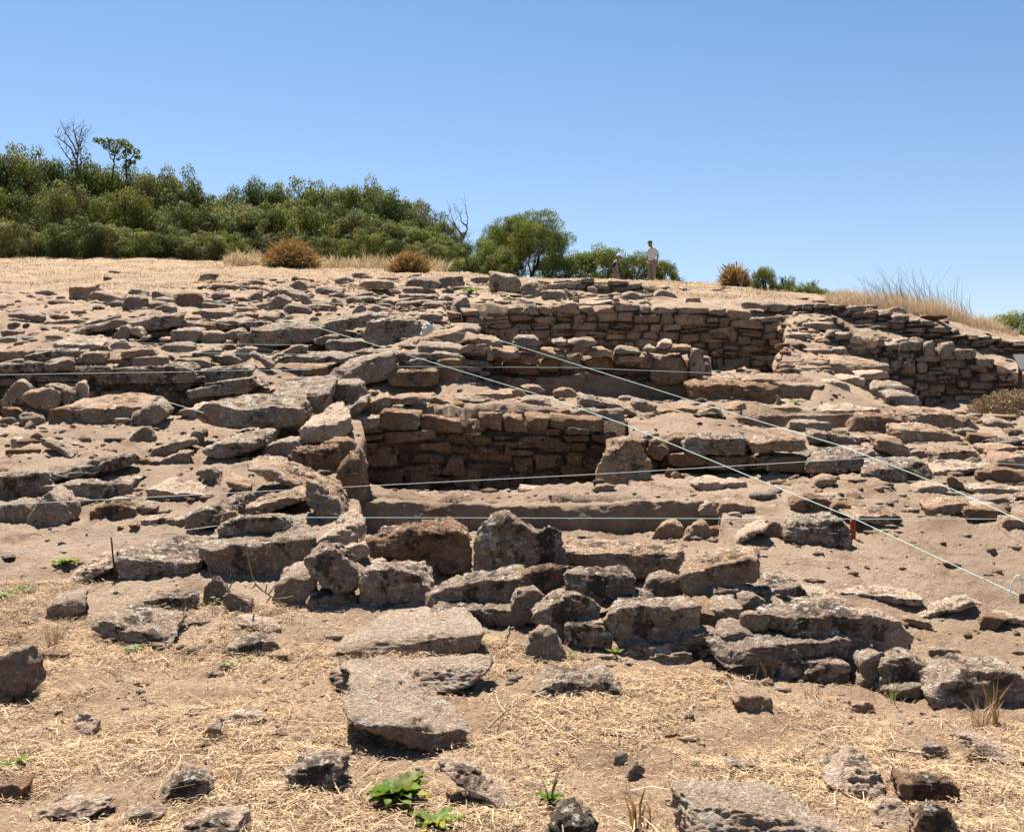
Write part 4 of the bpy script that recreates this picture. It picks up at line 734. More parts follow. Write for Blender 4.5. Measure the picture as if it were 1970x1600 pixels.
# the upright block at the end of the earthen bank and the big blocks in it
stone([(1328,722),(1330,672),(1340,666),(1354,668),(1358,690),(1360,724)], 0, D=18.6, m='g', emb=False, L=.35, label='upright grey block standing at the right end of the earthen bank', ref='the upright end block', group='great blocks of the middle wall')
stone([(1258,740),(1258,692),(1290,682),(1326,690),(1324,730),(1300,742)], 0, D=18.7, m='e', emb=False, L=.4, label='large smooth brown block beside the upright end block of the earthen bank', kind='r', group='great blocks of the middle wall')
for (cx, yb, w, h, k, mm, lb) in ((1012,666,50,18,'b','g','squared stone on the left part of the earthen bank'), (1080,668,34,14,'r','g',None), (1120,668,56,16,'r','g','rounded stone centred on the earthen bank'), (1155,690,50,20,'r','t',None), (1205,682,44,14,'w','g',None), (1215,698,50,14,'s','t',None), (1250,680,30,14,'r','g',None), (1278,674,32,18,'r','w','pale round stone near the upright end block'), (1310,676,44,10,'s','t',None), (1060,690,60,20,'w','t',None), (965,690,70,24,'w','t',None), (1000,700,80,20,'r','e',None)):
    R(cx, yb, w, h, 6, 0, k, mm, D=18.7, emb=False, label=lb, group='stones on the earthen bank')

# ================= small rubble nobody could count =================
def scatter(n, xr, dr, keep, size, mats, name, label, seed, lvl=2, flat=(.35, .8), sink=(-.2, .25), wide=(.7, 1.3)):
    r_ = np.random.default_rng(seed); accs = {m: Acc() for m in mats}
    d = np.exp(r_.uniform(math.log(dr[0]), math.log(dr[1]), n)); x = r_.uniform(xr[0], xr[1], n)*d/F
    z = hat(x, d); px = x/d*F+CXP; py = CYP-(z-EYE)/d*F
    protos = []
    for k in range(14):
        N = r_.normal(size=(9, 3)); N /= np.linalg.norm(N, axis=1)[:, None]
        protos.append(rockmesh(np.concatenate([N, -N]), r_.uniform(.6, 1., 18), np.array([1., .8, .5]), 16, lvl, int(r_.integers(1e9)), 1.1, 3))
    for i in range(n):
        pr = keep(px[i], py[i])
        if r_.random() > pr: continue
        s = size(px[i], py[i], r_)*d[i]/F
        V, Fc = protos[r_.integers(14)]
        a = r_.uniform(0, 6.28); c, sn = math.cos(a), math.sin(a)
        sc = s*np.array([r_.uniform(*wide), r_.uniform(.7, 1.3), r_.uniform(*flat)])
        if lvl > 2: a = r_.normal()*.5; c, sn = math.cos(a), math.sin(a)
        W = V*sc; W = np.stack([W[:, 0]*c-W[:, 1]*sn, W[:, 0]*sn+W[:, 1]*c, W[:, 2]], 1)
        accs[mats[r_.integers(len(mats))]].add(W+np.array([x[i], d[i], z[i]+sc[2]*r_.uniform(*sink)]), Fc)
    for m in mats:
        if accs[m].n:
            o = accs[m].build(name, M[m]); tag(o, label[m], 'rubble', kind='stuff')
def keep_slab(px, py):
    if 715 < py < 812 and px < 490: return .06
    if 790 < py < 1000 and px < 700: return .22
    if 560 < py < 1000 and px < 700: return .32
    if 535 < py < 680 and 380 < px < 1260: return .5
    if 600 < py < 720 and 1480 < px < 1610: return .8
    if 580 < py < 665 and 1600 < px < 1800: return .9
    if 600 < py < 780 and px > 1610: return .06
    if 640 < py < 980 and px > 1560: return .45
    if 640 < py < 800: return .3
    if py > 1180: return .3
    return .1
def keep_up(px, py):
    v = 0
    if 540 < py < 700 and 380 < px < 900: v = .75
    elif 545 < py < 620 and 700 < px < 1260: v = .8
    elif 590 < py < 720 and 1480 < px < 1620: v = .95
    elif 580 < py < 665 and 1600 < px < 1800: v = .95
    elif 600 < py < 780 and px >= 1620: v = .1
    elif 715 < py < 812 and px < 490: v = .08
    elif 560 < py < 780 and px < 480: v = .35
    elif 640 < py < 800 and 480 < px < 1560: v = .4
    elif 760 < py < 1000 and px < 680: v = .35
    elif 740 < py < 1000 and px > 1560: v = .4
    elif 800 < py < 1060: v = .2
    elif 500 < py < 560: v = .06
    elif 1060 <= py < 1180: v = .12
    elif py >= 1180: v = .16
    return v
scatter(20000, (-1250, 1250), (5, 34), keep_up, lambda px, py, r_: float(np.clip(r_.lognormal(1.6, .62), 2, 24))*(1.0 if py < 1000 else .8), ['g', 't', 'e'], 'rubble',
        {'g': 'grey rubble and pebbles strewn over the whole slope', 't': 'tan rubble and pebbles strewn over the whole slope', 'e': 'brown clods and pebbles strewn over the whole slope'}, 5)

scatter(3400, (-1250, 1250), (6, 33), keep_slab, lambda px, py, r_: float(np.clip(r_.lognormal(2.35, .45), 6, 26))*(.8 if py > 1100 else 1.), ['g', 't', 'd', 'w'], 'half_buried_slabs',
        {'g': 'half-buried grey stone fragments crowding the slope', 't': 'half-buried tan stone fragments crowding the slope', 'd': 'half-buried dark stone fragments crowding the slope', 'w': 'half-buried pale stone fragments crowding the slope'}, 6, lvl=3, flat=(.25, .55), sink=(-.25, .3), wide=(.9, 1.9))

# ================= strings and pegs =================
def string(pts, label, mat='string', rad=.0032, sag=0.0, name='string_line'):
    P = []
    W = [pt(a, b, c) for a, b, c in pts]
    for i in range(len(W)-1):
        n = 14
        for k in range(n):
            u = k/n; p = W[i]*(1-u)+W[i+1]*u; p = p.copy(); p[2] -= sag*4*u*(1-u); P.append(p)
    P.append(W[-1])
    P = np.array(P); dist = P[:, 1]
    V, Fc = tube_arrays(P, np.clip(rad*(.55+.045*dist), .003, .006), 6)
    o = mk(name, V, Fc, M[mat]); tag(o, label, 'string', 'surveying strings stretched across the dig'); return o
string([(388,572,26),(520,610,22.5),(605,627,18.3)], 'pale string running down from the dark brown cube to the middle wall')
string([(604,628,18.2),(1065,768,14.3)], 'green string from the middle wall down to the pit rim')
string([(1065,768,14.28),(1198,815,12.5),(1440,915,10.7),(1640,996,9.4),(1965,1147,7.9)], 'long green string crossing the terrace diagonally to the lower right peg')
string([(826,632,17.5),(940,648,18.2),(1360,780,14.6),(1620,858,12.2),(1690,885,11.5),(1830,940,10.6),(1975,1006,9.6)], 'long green string from the white paper to the far right edge')
string([(-20,721,14.9),(370,715,15.0)], 'white string along the dark trench at the left', 'whitestring')
string([(370,714,15.1),(600,711,15.6)], 'faint pale string right of the white trench string')
string([(765,705,15.6),(1100,707,17.6),(1480,722,17.3)], 'thin pale string in front of the earthen bank', rad=.0028)
string([(-20,972,9.8),(600,940,10.6),(1145,912,11.8),(1685,880,11.9)], 'white string crossing the main pit from the left edge to the right boulder', 'whitestring')
string([(1685,880,11.9),(1850,886,11.9),(1985,895,11.8)], 'thin pale string over the rocks of the right slope', rad=.0026)
string([(-20,1071,8.6),(418,1011,8.7)], 'white string from the lower left edge to the loose slab', 'whitestring')
string([(556,995,8.9),(1640,998,9.2),(1935,998,9.7)], 'level pale string over the terrace, from the loose slab to the square block')
string([(-20,648,17.4),(270,660,16.0),(600,664,16.6)], 'upper of two thin strings on the left wall', rad=.0026)
string([(-20,671,17.2),(320,678,15.7),(690,683,16.1)], 'lower of two thin strings on the left wall', rad=.0026)
string([(292,764,14.2),(392,794,13.1)], 'short string ending at the great dark slab', rad=.0026)
string([(702,953,11.5),(1000,951,11.6)], 'thin string lying along the back of the earth ledge', rad=.0026)
string([(1795,967,10.7),(1922,979,10.3)], 'short pale string running to the square brown block', rad=.0026)
a = [pt(1965, 1147, 7.9)+np.array([.02*math.sin(t*5)-.03*t*2.2, 0, .06*math.sin(t*3.14)*2.4+.01]) for t in np.linspace(0, 1, 14)]
V, Fc = tube_arrays(a, .004); tag(mk('string_tail', V, Fc, M['string']), 'loose curled end of string at the lower right peg', 'string')
M['rust'] = plain('rusty_iron', (.10, .055, .035), .85, .4, 40); M['red'] = plain('orange_red_paint', (.38, .06, .025), .6, .25, 25)
def peg(name, px, py0, py1, D, rad, mat, label, lean=0.0):
    a = pt(px, py0, D); b = pt(px+lean, py1, D)
    h = np.linalg.norm(b-a); V, Fc = tube_arrays([a, a*.6+b*.4, a*.2+b*.8, b, b+np.array([0, 0, .004])], [rad*.9, rad, rad, rad*1.05, .001], 8)
    return tag(mk(name, V, Fc, mat), label, 'peg')
peg('iron_stake', 222, 1118, 1034, ray(222, 1116), .007, M['rust'], 'thin rusty iron stake standing left of the jagged rock', -8)
pk = ray(1640, 1036); peg('red_peg', 1641, 1044, 998, pk, .026, M['red'], 'short orange-red peg planted on the terrace where strings cross', 0)
peg('corner_peg', 1966, 1160, 1142, 7.9, .02, M['rust'], 'short brown peg holding the long green string at lower right')
# crumpled paper cup
V, Fc = ICO[4]; V = V*np.array([.09, .07, .09]); V = V + .05*vnoise(V*14)+.012*vnoise(V*40); V[:, 0] -= .6*np.minimum(0, V[:, 2])*-.9
M['paper'] = plain('white_paper', (.55, .55, .54), .6, .04, 8)
tag(mk('paper', V, Fc, M['paper'], loc=pt(822, 634, 17.55)), 'crumpled white paper on the wedge slab of the middle wall', 'paper')

# ================= information board =================
b0 = thing('information_board', 'slanted grey information board on a rusty leg at the right edge', 'sign', loc=pt(1975, 738, 20.6))
M['board'] = plain('grey_board', (.16, .16, .17), .5, .1, 6)
w, h = .34, .34
pl = []
for y0, z0 in ((-.20, .26), (.12, .56)):
    for dx in (-.2, .42): pl.append((dx, y0, z0))
for y0, z0 in ((-.20, .225), (.12, .525)):
    for dx in (-.2, .42): pl.append((dx, y0, z0))
mk('panel', pl, [(0,1,3,2),(4,6,7,5),(0,4,5,1),(2,3,7,6),(0,2,6,4),(1,5,7,3)], M['board'], b0, smooth=False)
for dx in (-.12, .34):
    V, Fc = tube_arrays([(dx, 0, -.35), (dx, 0, .1), (dx, 0, .39)], .04, 4); mk('leg', V, Fc, M['rust'], b0, smooth=False)

# ================= people =================
def skin(name, chains, mat, parent, sub=2):
    me = bpy.data.meshes.new(name); V = []; E = []; Rr = []; idx = {}
    def vid(p, r):
        k = tuple(round(a, 4) for a in p)
        if k not in idx: idx[k] = len(V); V.append(p); Rr.append(r)
        return idx[k]
    for ch in chains:
        pr = None
        for p, r in ch:
            i = vid(p, r)
            if pr is not None: E.append((pr, i))
            pr = i
    me.from_pydata(V, E, []); me.update()
    o = bpy.data.objects.new(name, me); COL.objects.link(o)
    md = o.modifiers.new('s', 'SKIN'); md.use_smooth_shade = True
    for i, sv in enumerate(me.skin_vertices[0].data):
        r = Rr[i]; sv.radius = r if isinstance(r, tuple) else (r, r); sv.use_root = (i == 0)
    ss = o.modifiers.new('u', 'SUBSURF'); ss.levels = sub; ss.render_levels = sub
    dg = bpy.context.evaluated_depsgraph_get(); m2 = bpy.data.meshes.new_from_object(o.evaluated_get(dg))
    m2.name = name; bpy.data.objects.remove(o); bpy.data.meshes.remove(me)
    o = bpy.data.objects.new(name, m2); COL.objects.link(o); m2.materials.clear(); m2.materials.append(mat); o.parent = parent
    for p in m2.polygons: p.use_smooth = True
    return o
M['skin'] = plain('skin', (.27, .16, .11), .6, .1, 10); M['hair'] = plain('dark_hair', (.03, .022, .018), .7, .2, 60)
M['shirt'] = plain('white_shirt', (.62, .61, .61), .85, .06, 6); M['trouser'] = plain('beige_trousers', (.26, .215, .175), .9, .15, 8)
M['navy'] = plain('navy_cloth', (.025, .03, .06), .9, .2, 9); M['capblue'] = plain('dark_blue_cap', (.035, .06, .10), .8, .2, 9)
M['vest'] = plain('grey_beige_vest', (.22, .195, .165), .9, .15, 8); M['capwhite'] = plain('white_cap', (.62, .62, .64), .8, .05, 9)
M['shoe'] = plain('grey_shoe', (.10, .10, .11), .8, .2, 9)
def person(loc, rz, label, stand):
    """x right, y forward of the figure is -y; metres, feet at z 0, height about 1.78"""
    t = thing('person', label, 'person', loc=loc); t.rotation_euler = (0, 0, rz)
    nod = .10 if stand else .07
    hz = 1.60; hy = -.09-nod*.6
    hands = []
    def hand(w, sx):
        out = []
        base = (w[0], w[1]-.01, w[2]-.05)
        out.append([(w, .026), (base, (.04, .02))])
        for k, (dx, l) in enumerate(((-.028, .060), (-.009, .075), (.010, .070), (.027, .055))):
            f0 = (base[0]+dx*.6, base[1]-.006, base[2]-.03); f1 = (base[0]+dx, base[1]-.016, base[2]-.04-l*.5); f2 = (base[0]+dx, base[1]-.035, base[2]-.04-l)
            out.append([(base, (.04, .02)), (f0, .011), (f1, .009), (f2, .008)])
        out.append([(base, (.04, .02)), ((base[0]-sx*.04, base[1]-.02, base[2]-.02), .011), ((base[0]-sx*.052, base[1]-.035, base[2]-.05), .009)])
        return out
    chains = [[((0, 0, .95), (.15, .11)), ((0, -.01, 1.12), (.14, .10)), ((0, .0, 1.30), (.17, .11)), ((0, .01, 1.43), (.10, .08)), ((0, -.03, 1.50), .055), ((0, hy+.04, hz-.03), (.072, .085)), ((0, hy, hz+.05), (.078, .095)), ((0, hy+.02, hz+.10), (.06, .07))],
              [((0, hy, hz+.05), (.078, .095)), ((0, hy-.10, hz+.01), .016), ((0, hy-.118, hz-.005), .010)]]
    for sx in (-1, 1):
        chains.append([((0, hy, hz+.05), (.078, .095)), ((sx*.085, hy+.02, hz+.03), (.012, .022)), ((sx*.094, hy+.03, hz+.04), .010)])
        chains.append([((0, 0, .95), (.15, .11)), ((sx*.10, 0, .86), .085), ((sx*.11, -.02, .50), .056), ((sx*.12, .02, .10), .040), ((sx*.12, -.02, .05), (.04, .035)), ((sx*.13, -.15, .035), (.04, .025))])
        if stand: el = (sx*.27, .07, 1.12); wr = (sx*.26, .0, .90)
        else: el = (sx*.25, .06, 1.12); wr = (sx*.25, -.06, .90)
        chains.append([((0, .01, 1.43), (.10, .08)), ((sx*.18, .01, 1.40), .062), ((sx*.23, .03, 1.28), .05), (el, .042), ((( el[0]+wr[0])/2, (el[1]+wr[1])/2, (el[2]+wr[2])/2), .038), (wr, .026)])
        chains += hand(wr, sx)
    skin('body', chains, M['skin'], t)
    top = M['shirt'] if stand else M['vest']; slv = M['shirt'] if stand else M['navy']
    skin('shirt' if stand else 'vest', [[((0, 0, .90), (.175, .135)), ((0, -.01, 1.05), (.185, .14)), ((0, 0, 1.28), (.225, .15)), ((0, .01, 1.41), (.19, .13)), ((0, .0, 1.485), (.09, .085))]]
         + [[((0, .01, 1.41), (.19, .13)), ((sx*.19, .01, 1.40), .09)] for sx in (-1, 1)], top, t)
    for sx in (-1, 1):
        el = (sx*.26, .06, 1.17)
        skin('sleeve', [[((sx*.16, .01, 1.40), .085), ((sx*.215, .02, 1.32), .082), (el, .068)]], slv, t)
        skin('shoe', [[((sx*.12, .04, .05), (.05, .05)), ((sx*.125, -.06, .05), (.05, .04)), ((sx*.13, -.18, .035), (.045, .03))]], M['shoe'], t)
    if not stand:
        skin('shirt_front', [[((0, -.07, .92), (.07, .08)), ((0, -.08, 1.2), (.07, .075)), ((0, -.05, 1.43), (.05, .06))]], M['navy'], t)
    skin('trousers', [[((0, 0, .96), (.168, .128)), ((-.10, 0, .84), .108), ((-.11, -.02, .50), .088), ((-.12, .02, .10), .080)], [((0, 0, .96), (.168, .128)), ((.10, 0, .84), .108), ((.11, -.02, .50), .088), ((.12, .02, .10), .080)]], M['trouser'], t)
    V, Fc = ICO[3]; A = V*np.array([.100, .118, .088]); A[:, 2] = np.where(A[:, 2] < 0, A[:, 2]*.35, A[:, 2]); A = A+np.array([0, hy+.02, hz+.095])
    B = V*np.array([.072, .085, .011])+np.array([0, hy-.115, hz+.082]); B[:, 2] -= .25*np.maximum(0, (hy-.08)-B[:, 1])
    mk('cap', np.concatenate([A, B]), np.concatenate([Fc, Fc+len(A)]), M['capblue'] if stand else M['capwhite'], t)
    skin('hair', [[((0, hy+.07, hz+.06), (.085, .06)), ((0, hy+.085, hz-.01), (.075, .045)), ((0, hy+.09, hz-.06 if stand else hz-.14), (.05, .035))]], M['hair'], t)
    return t
d = 46.5; x0 = X(1254, d)
person((x0, d, float(hat(x0, d)[0])-.01), math.radians(-42), 'standing person in a white shirt, beige trousers and dark cap looking down, on the ridge', True)
d = 46.2; x0 = X(1186, d)
person((x0, d, float(hat(x0, d)[0])-.01), math.radians(62), 'person in white cap and grey vest, visible from the waist up behind the ridge wall', False)
# ================= vegetation =================
def leaf_quads(C, Nn, size, asp, r_):
    """one small diamond leaf per centre"""
    n = len(C); a = r_.normal(size=(n, 3)); t = np.cross(Nn, a); t /= np.linalg.norm(t, axis=1)[:, None]+1e-9
    b = np.cross(Nn, t); s = size*r_.uniform(.6, 1.35, n)[:, None]
    V = np.stack([C-t*s, C-b*s*asp+t*s*.1, C+t*s, C+b*s*asp+t*s*.1], 1).reshape(-1, 3)
    return V, np.arange(n*4).reshape(-1, 4)
def crown_mesh(seed, nclump=46, per=150, leaf=.05, asp=.5, cr=(.20, .36), low=-.75, spiky=0.):
    r_ = np.random.default_rng(seed); Vs = []; Fs = []; Cs = []; n = 0
    for k in range(nclump):
        while True:
            p = r_.normal(size=3); p /= np.linalg.norm(p)
            if p[2] > low: break
        rad = r_.uniform(.30, .90)**.55*(1+.22*float(pnoise((p*1.9+seed)[None])[0]))
        c = p*rad; cl = r_.uniform(*cr)
        m = int(per*(cl/.28)**2)
        q = r_.normal(size=(m, 3)); q /= np.linalg.norm(q, axis=1)[:, None]
        rr = r_.uniform(.25, 1, m)**.5
        q2 = q*rr[:, None]*cl*np.array([1, 1, .85]) + c
        q2 = q2 + .05*vnoise(q2*7+seed)
        nn = q + .9*r_.normal(size=(m, 3))*.6 + np.array([0, 0, .45]); nn /= np.linalg.norm(nn, axis=1)[:, None]
        if spiky:
            up = q*.6+np.array([0, 0, .8])+.25*r_.normal(size=(m, 3)); up /= np.linalg.norm(up, axis=1)[:, None]
            side = np.cross(up, r_.normal(size=(m, 3))); side /= np.linalg.norm(side, axis=1)[:, None]
            s = leaf*r_.uniform(.7, 1.6, m)[:, None]
            V = np.stack([q2-up*s*.3, q2+side*s*asp*.5+up*s*.6, q2+up*s*spiky, q2-side*s*asp*.5+up*s*.6], 1).reshape(-1, 3); Fc = np.arange(m*4).reshape(-1, 4)
        else:
            V, Fc = leaf_quads(q2, nn, leaf, asp, r_)
        ct = np.array([1, 1, 1])*r_.uniform(.6, 1.4)*np.array([r_.uniform(.85, 1.2), 1, r_.uniform(.8, 1.2)])
        lc = ct[None]*r_.uniform(.7, 1.3, (m, 1))
        Vs.append(V); Fs.append(Fc+n); n += len(V); Cs.append(np.repeat(lc, 4, 0))
    return np.concatenate(Vs), np.concatenate(Fs), np.concatenate(Cs)
def branch_mesh(seed_, n=5, h=1.0, spread=.6, r0=.06, twigs=5, base=0.0):
    r_ = np.random.default_rng(abs(int(seed_))); acc = Acc()
    for k in range(n):
        a = r_.uniform(0, 6.28); sp = spread*r_.uniform(.3, 1)
        P = [np.array([.04*math.cos(a), .04*math.sin(a), -.15])]
        for j in range(1, 6):
            u = j/5; P.append(np.array([sp*u**1.2*math.cos(a), sp*u**1.2*math.sin(a), h*u])+r_.normal(size=3)*.03*h)
        acc.add(*tube_arrays(P, np.linspace(r0, r0*.2, 6), 5))
        for t in range(twigs):
            i = r_.integers(2, 5); q = P[i]; dv = r_.normal(size=3)*.5+np.array([0, 0, .8]); dv *= h*.3*r_.uniform(.5, 1)
            q1 = q+dv*.5+r_.normal(size=3)*.02; acc.add(*tube_arrays([q, q1, q+dv], [r0*.3, r0*.2, r0*.08], 4))
            for w in range(2):
                dw = dv*.5+r_.normal(size=3)*.10*h; acc.add(*tube_arrays([q1, q1+dw*.6, q1+dw], [r0*.15, r0*.1, r0*.05], 3))
    return acc
PRO = {}
for k in range(5): PRO['maquis', k] = crown_mesh(40+k, 100, 430, .022, .6, (.12, .30))
for k in range(2): PRO['olive', k] = crown_mesh(60+k, 100, 800, .028, .34, (.16, .30), low=-.8, spiky=1.6)
for k in range(2): PRO['low', k] = crown_mesh(70+k, 50, 420, .026, .55, (.16, .34), low=-.3)
BASE = {}
def bush(px, ytop, ybot, w, D, kind='maquis', mat='leaf', label='', cat='shrub', group=None, trunk=True, lift=.02, dep=1.0, name='shrub'):
    v = (int(px)+int(ytop)) % (5 if kind == 'maquis' else 2)
    x = xof(px, D); zt = EYE+(CYP-ytop)/F*D; zb = EYE+(CYP-ybot)/F*D; gz = float(hat(x, D)[0])
    zb = min(zb, gz+.6) if trunk != 'tall' else zb
    H = zt-zb; rx = w/2/F*D
    t = thing(name, label, cat, loc=(x, D, gz), group=group)
    key = (kind, v, mat)
    if key not in BASE:
        V, Fc, Cc = PRO[kind, v]
        o = mk('crown', V, Fc, M[mat], smooth=False); tint(o, Cc); BASE[key] = o
    else:
        o = BASE[key].copy(); COL.objects.link(o)
    o.parent = t; o.rotation_euler = (0, 0, (px*1.7) % 6.28)
    ext = 0 if trunk == 'tall' else .3*H
    o.scale = (rx*1.02, rx*dep*1.02, (H+ext)/2*1.06); o.location = (0, 0, zb-gz+(H-ext)/2)
    a = branch_mesh(int(px)+3, 5, max(H*.62, .2)+max(zb-gz, 0), rx*.75, max(.03, .035*H/2), 4)
    a.build('trunk', M['bark'], t)
    return t
GB = 'evergreen shrubs of the thicket along the ridge'
# silhouette of the thicket, photo pixels: (centre, top, width)
TOP = [(-40,270,170),(18,262,130),(75,290,120),(135,296,130),(195,305,120),(250,322,120),(305,326,100),(350,338,110),(400,360,110),(455,368,110),(510,346,100),(560,340,110),(615,345,110),(655,350,80),(700,346,90),(745,366,90),(790,384,90),(830,405,80),(862,432,70)]
WORD = ['first','second','third','fourth','fifth','sixth','seventh','eighth','ninth','tenth','eleventh','twelfth','thirteenth','fourteenth','fifteenth','sixteenth','seventeenth','eighteenth','nineteenth']
for i, (px, yt, w) in enumerate(TOP):
    bush(px, yt, 470, w*1.25, 57+(i % 3)*1.2, mat=('darkleaf', 'leaf', 'leaf', 'greyleaf', 'darkleaf')[i*3 % 5], label='tall dark evergreen shrub on the thicket skyline, %s from the left' % WORD[i], group=GB, name='tall_shrub')
MID = [(-10,340,140),(60,360,130),(120,352,120),(180,385,130),(240,362,120),(300,385,130),(360,392,120),(420,402,120),(480,396,120),(540,392,120),(600,398,120),(655,392,110),(710,400,110),(760,420,110),(808,432,100),(850,455,90)]
for i, (px, yt, w) in enumerate(MID):
    bush(px, yt, 500, w*1.15, 53+(i % 2)*1.1, mat=('leaf', 'greyleaf', 'darkleaf', 'leaf', 'greyleaf')[i*2 % 5], label='rounded mid-height shrub in the middle of the thicket, %s from the left' % WORD[i], group=GB, name='rounded_shrub')
LOWR = [(20,420,130),(85,430,120),(150,415,120),(215,432,120),(275,440,110),(330,428,110),(390,445,100),(440,440,100),(585,445,90),(640,450,90),(700,440,100),(755,455,90),(815,460,90),(862,478,70)]
for i, (px, yt, w) in enumerate(LOWR):
    bush(px, yt, 503 if px < 450 else 520, w, 49.5+(i % 2)*.9, mat=('greyleaf', 'leaf', 'darkleaf')[i % 3], label='low leafy bush at the front foot of the thicket, %s from the left' % WORD[i], group=GB, name='low_bush')
bush(1022, 412, 536, 158, 52, 'olive', 'olive', 'round feathery olive-like tree on the ridge with visible dark stems', 'tree', name='round_tree', trunk='tall')
bush(962, 440, 540, 110, 53, 'olive', 'olive', 'feathery lower tree joined to the left side of the round tree', 'tree', name='round_tree', trunk='tall')
bush(945, 472, 545, 105, 47.5, 'low', 'olive', 'bright leafy bush behind the pale cube block')
bush(895, 498, 535, 70, 48, 'low', 'leaf', 'small leafy bush under the bare branches at the thicket end')
bush(1150, 476, 560, 150, 52, 'maquis', 'olive', 'broad green bush behind the person in the vest')
bush(1095, 486, 560, 110, 53, 'maquis', 'leaf', 'green bush just right of the round tree')
bush(1222, 478, 560, 120, 52, 'maquis', 'leaf', 'green bush between the two people')
bush(1278, 500, 560, 60, 52, 'low', 'leaf', 'small round bush right of the standing person')
bush(1470, 512, 580, 56, 36, 'low', 'leaf', 'upright dark green bush on the right skyline')
bush(1515, 536, 590, 50, 36, 'low', 'leaf', 'thin green bush right of the upright dark bush')
bush(1560, 545, 592, 76, 35, 'low', 'leaf', 'low spreading green bush at the left of the tall dry grass')
bush(1960, 598, 668, 130, 40, 'low', 'leaf', 'green bush at the right edge behind the walls')
bush(1900, 622, 660, 50, 42, 'low', 'olive', 'small pale green bush left of the right-edge bush')
bush(1785, 592, 625, 50, 37, 'low', 'olive', 'half-hidden green bush inside the tall dry grass')
# sparse emergent trees and dead wood
def limb_tree(name, label, base, limbs, D, rad, mat, tufts=(), leafk='olive', twig=0, cat='tree'):
    t = thing(name, label, cat, loc=(xof(base[0], D), D, EYE+(CYP-base[1])/F*D)); O = np.array(t.location)
    acc = Acc(); r_ = np.random.default_rng(int(base[0]))
    for L in limbs:
        P = [pt(a, b, D+r_.uniform(-.4, .4))-O for a, b in L]; Q = [P[0]]
        for i in range(len(P)-1):
            for u in (.33, .66, 1): Q.append(P[i]*(1-u)+P[i+1]*u+r_.normal(size=3)*.02)
        acc.add(*tube_arrays(Q, np.linspace(rad, rad*.25, len(Q)), 5))
        for k in range(twig):
            q = Q[r_.integers(len(Q)//2, len(Q))]; dv = r_.normal(size=3)*.25+np.array([0, 0, .45]); m = q+dv*.5+r_.normal(size=3)*.05
            acc.add(*tube_arrays([q, m, q+dv], [rad*.3, rad*.2, rad*.1], 3))
            for _ in range(2):
                dw = dv*.5+r_.normal(size=3)*.14; acc.add(*tube_arrays([m, m+dw], [rad*.16, rad*.08], 3))
    acc.build('trunk', M[mat], t)
    if tufts:
        Vs = Acc()
        for (a, b, w) in tufts:
            c = pt(a, b, D+r_.uniform(-.3, .3))-O; rr = w/2/F*D; m = int(90*(w/20)**2)
            q = r_.normal(size=(m, 3)); q /= np.linalg.norm(q, axis=1)[:, None]
            C = c+q*rr*r_.uniform(.3, 1, (m, 1))**.5*np.array([1, 1, .8]); nn = q+.6*r_.normal(size=(m, 3)); nn /= np.linalg.norm(nn, axis=1)[:, None]
            V, Fc = leaf_quads(C, nn, .07, .5, r_); Vs.add(V, Fc, np.repeat(r_.uniform(.6, 1.2, (m, 1))*np.ones(3), 4, 0))
        Vs.build('crown', M[leafk], t, smooth=False)
    return t
limb_tree('dead_tree', 'bare grey dead tree sticking out of the thicket at far left', (148,330), [[(148,330),(150,300),(152,275),(155,250)],[(150,312),(135,285),(118,268),(104,262)],[(150,302),(140,275),(128,258),(124,248)],[(152,282),(146,262),(140,250)],[(153,280),(160,262)],[(140,318),(128,300),(120,286)],[(156,315),(156,290)]], 56, .05, 'deadwood', twig=7)
limb_tree('sparse_tree', 'thin sparse tree with tufted flat top rising above the thicket', (216,345), [[(216,345),(218,310),(208,292),(192,276)],[(218,312),(222,290),(228,272)],[(243,345),(241,310),(243,280)],[(243,325),(256,300),(262,285)]], 56, .045, 'bark', tufts=[(184,270,14),(194,272,16),(206,270,16),(204,282,14),(216,274,18),(214,286,16),(222,290,18),(228,282,16),(220,296,14),(232,272,16),(240,276,22),(246,282,20),(252,290,18),(244,294,18),(238,300,16),(262,292,16),(265,302,16),(256,312,14),(246,312,16),(242,322,14),(228,306,10)], leafk='leaf')
limb_tree('bare_branches', 'bare twisted dead branches at the right end of the thicket', (898,520), [[(900,510),(896,485),(888,470),(886,455)],[(890,458),(880,440),(868,425),(860,420)],[(892,456),(898,440),(899,425),(900,418)],[(898,436),(890,428),(885,424)],[(876,435),(870,420)],[(896,485),(884,480)]], 47, .045, 'deadwood', twig=2)
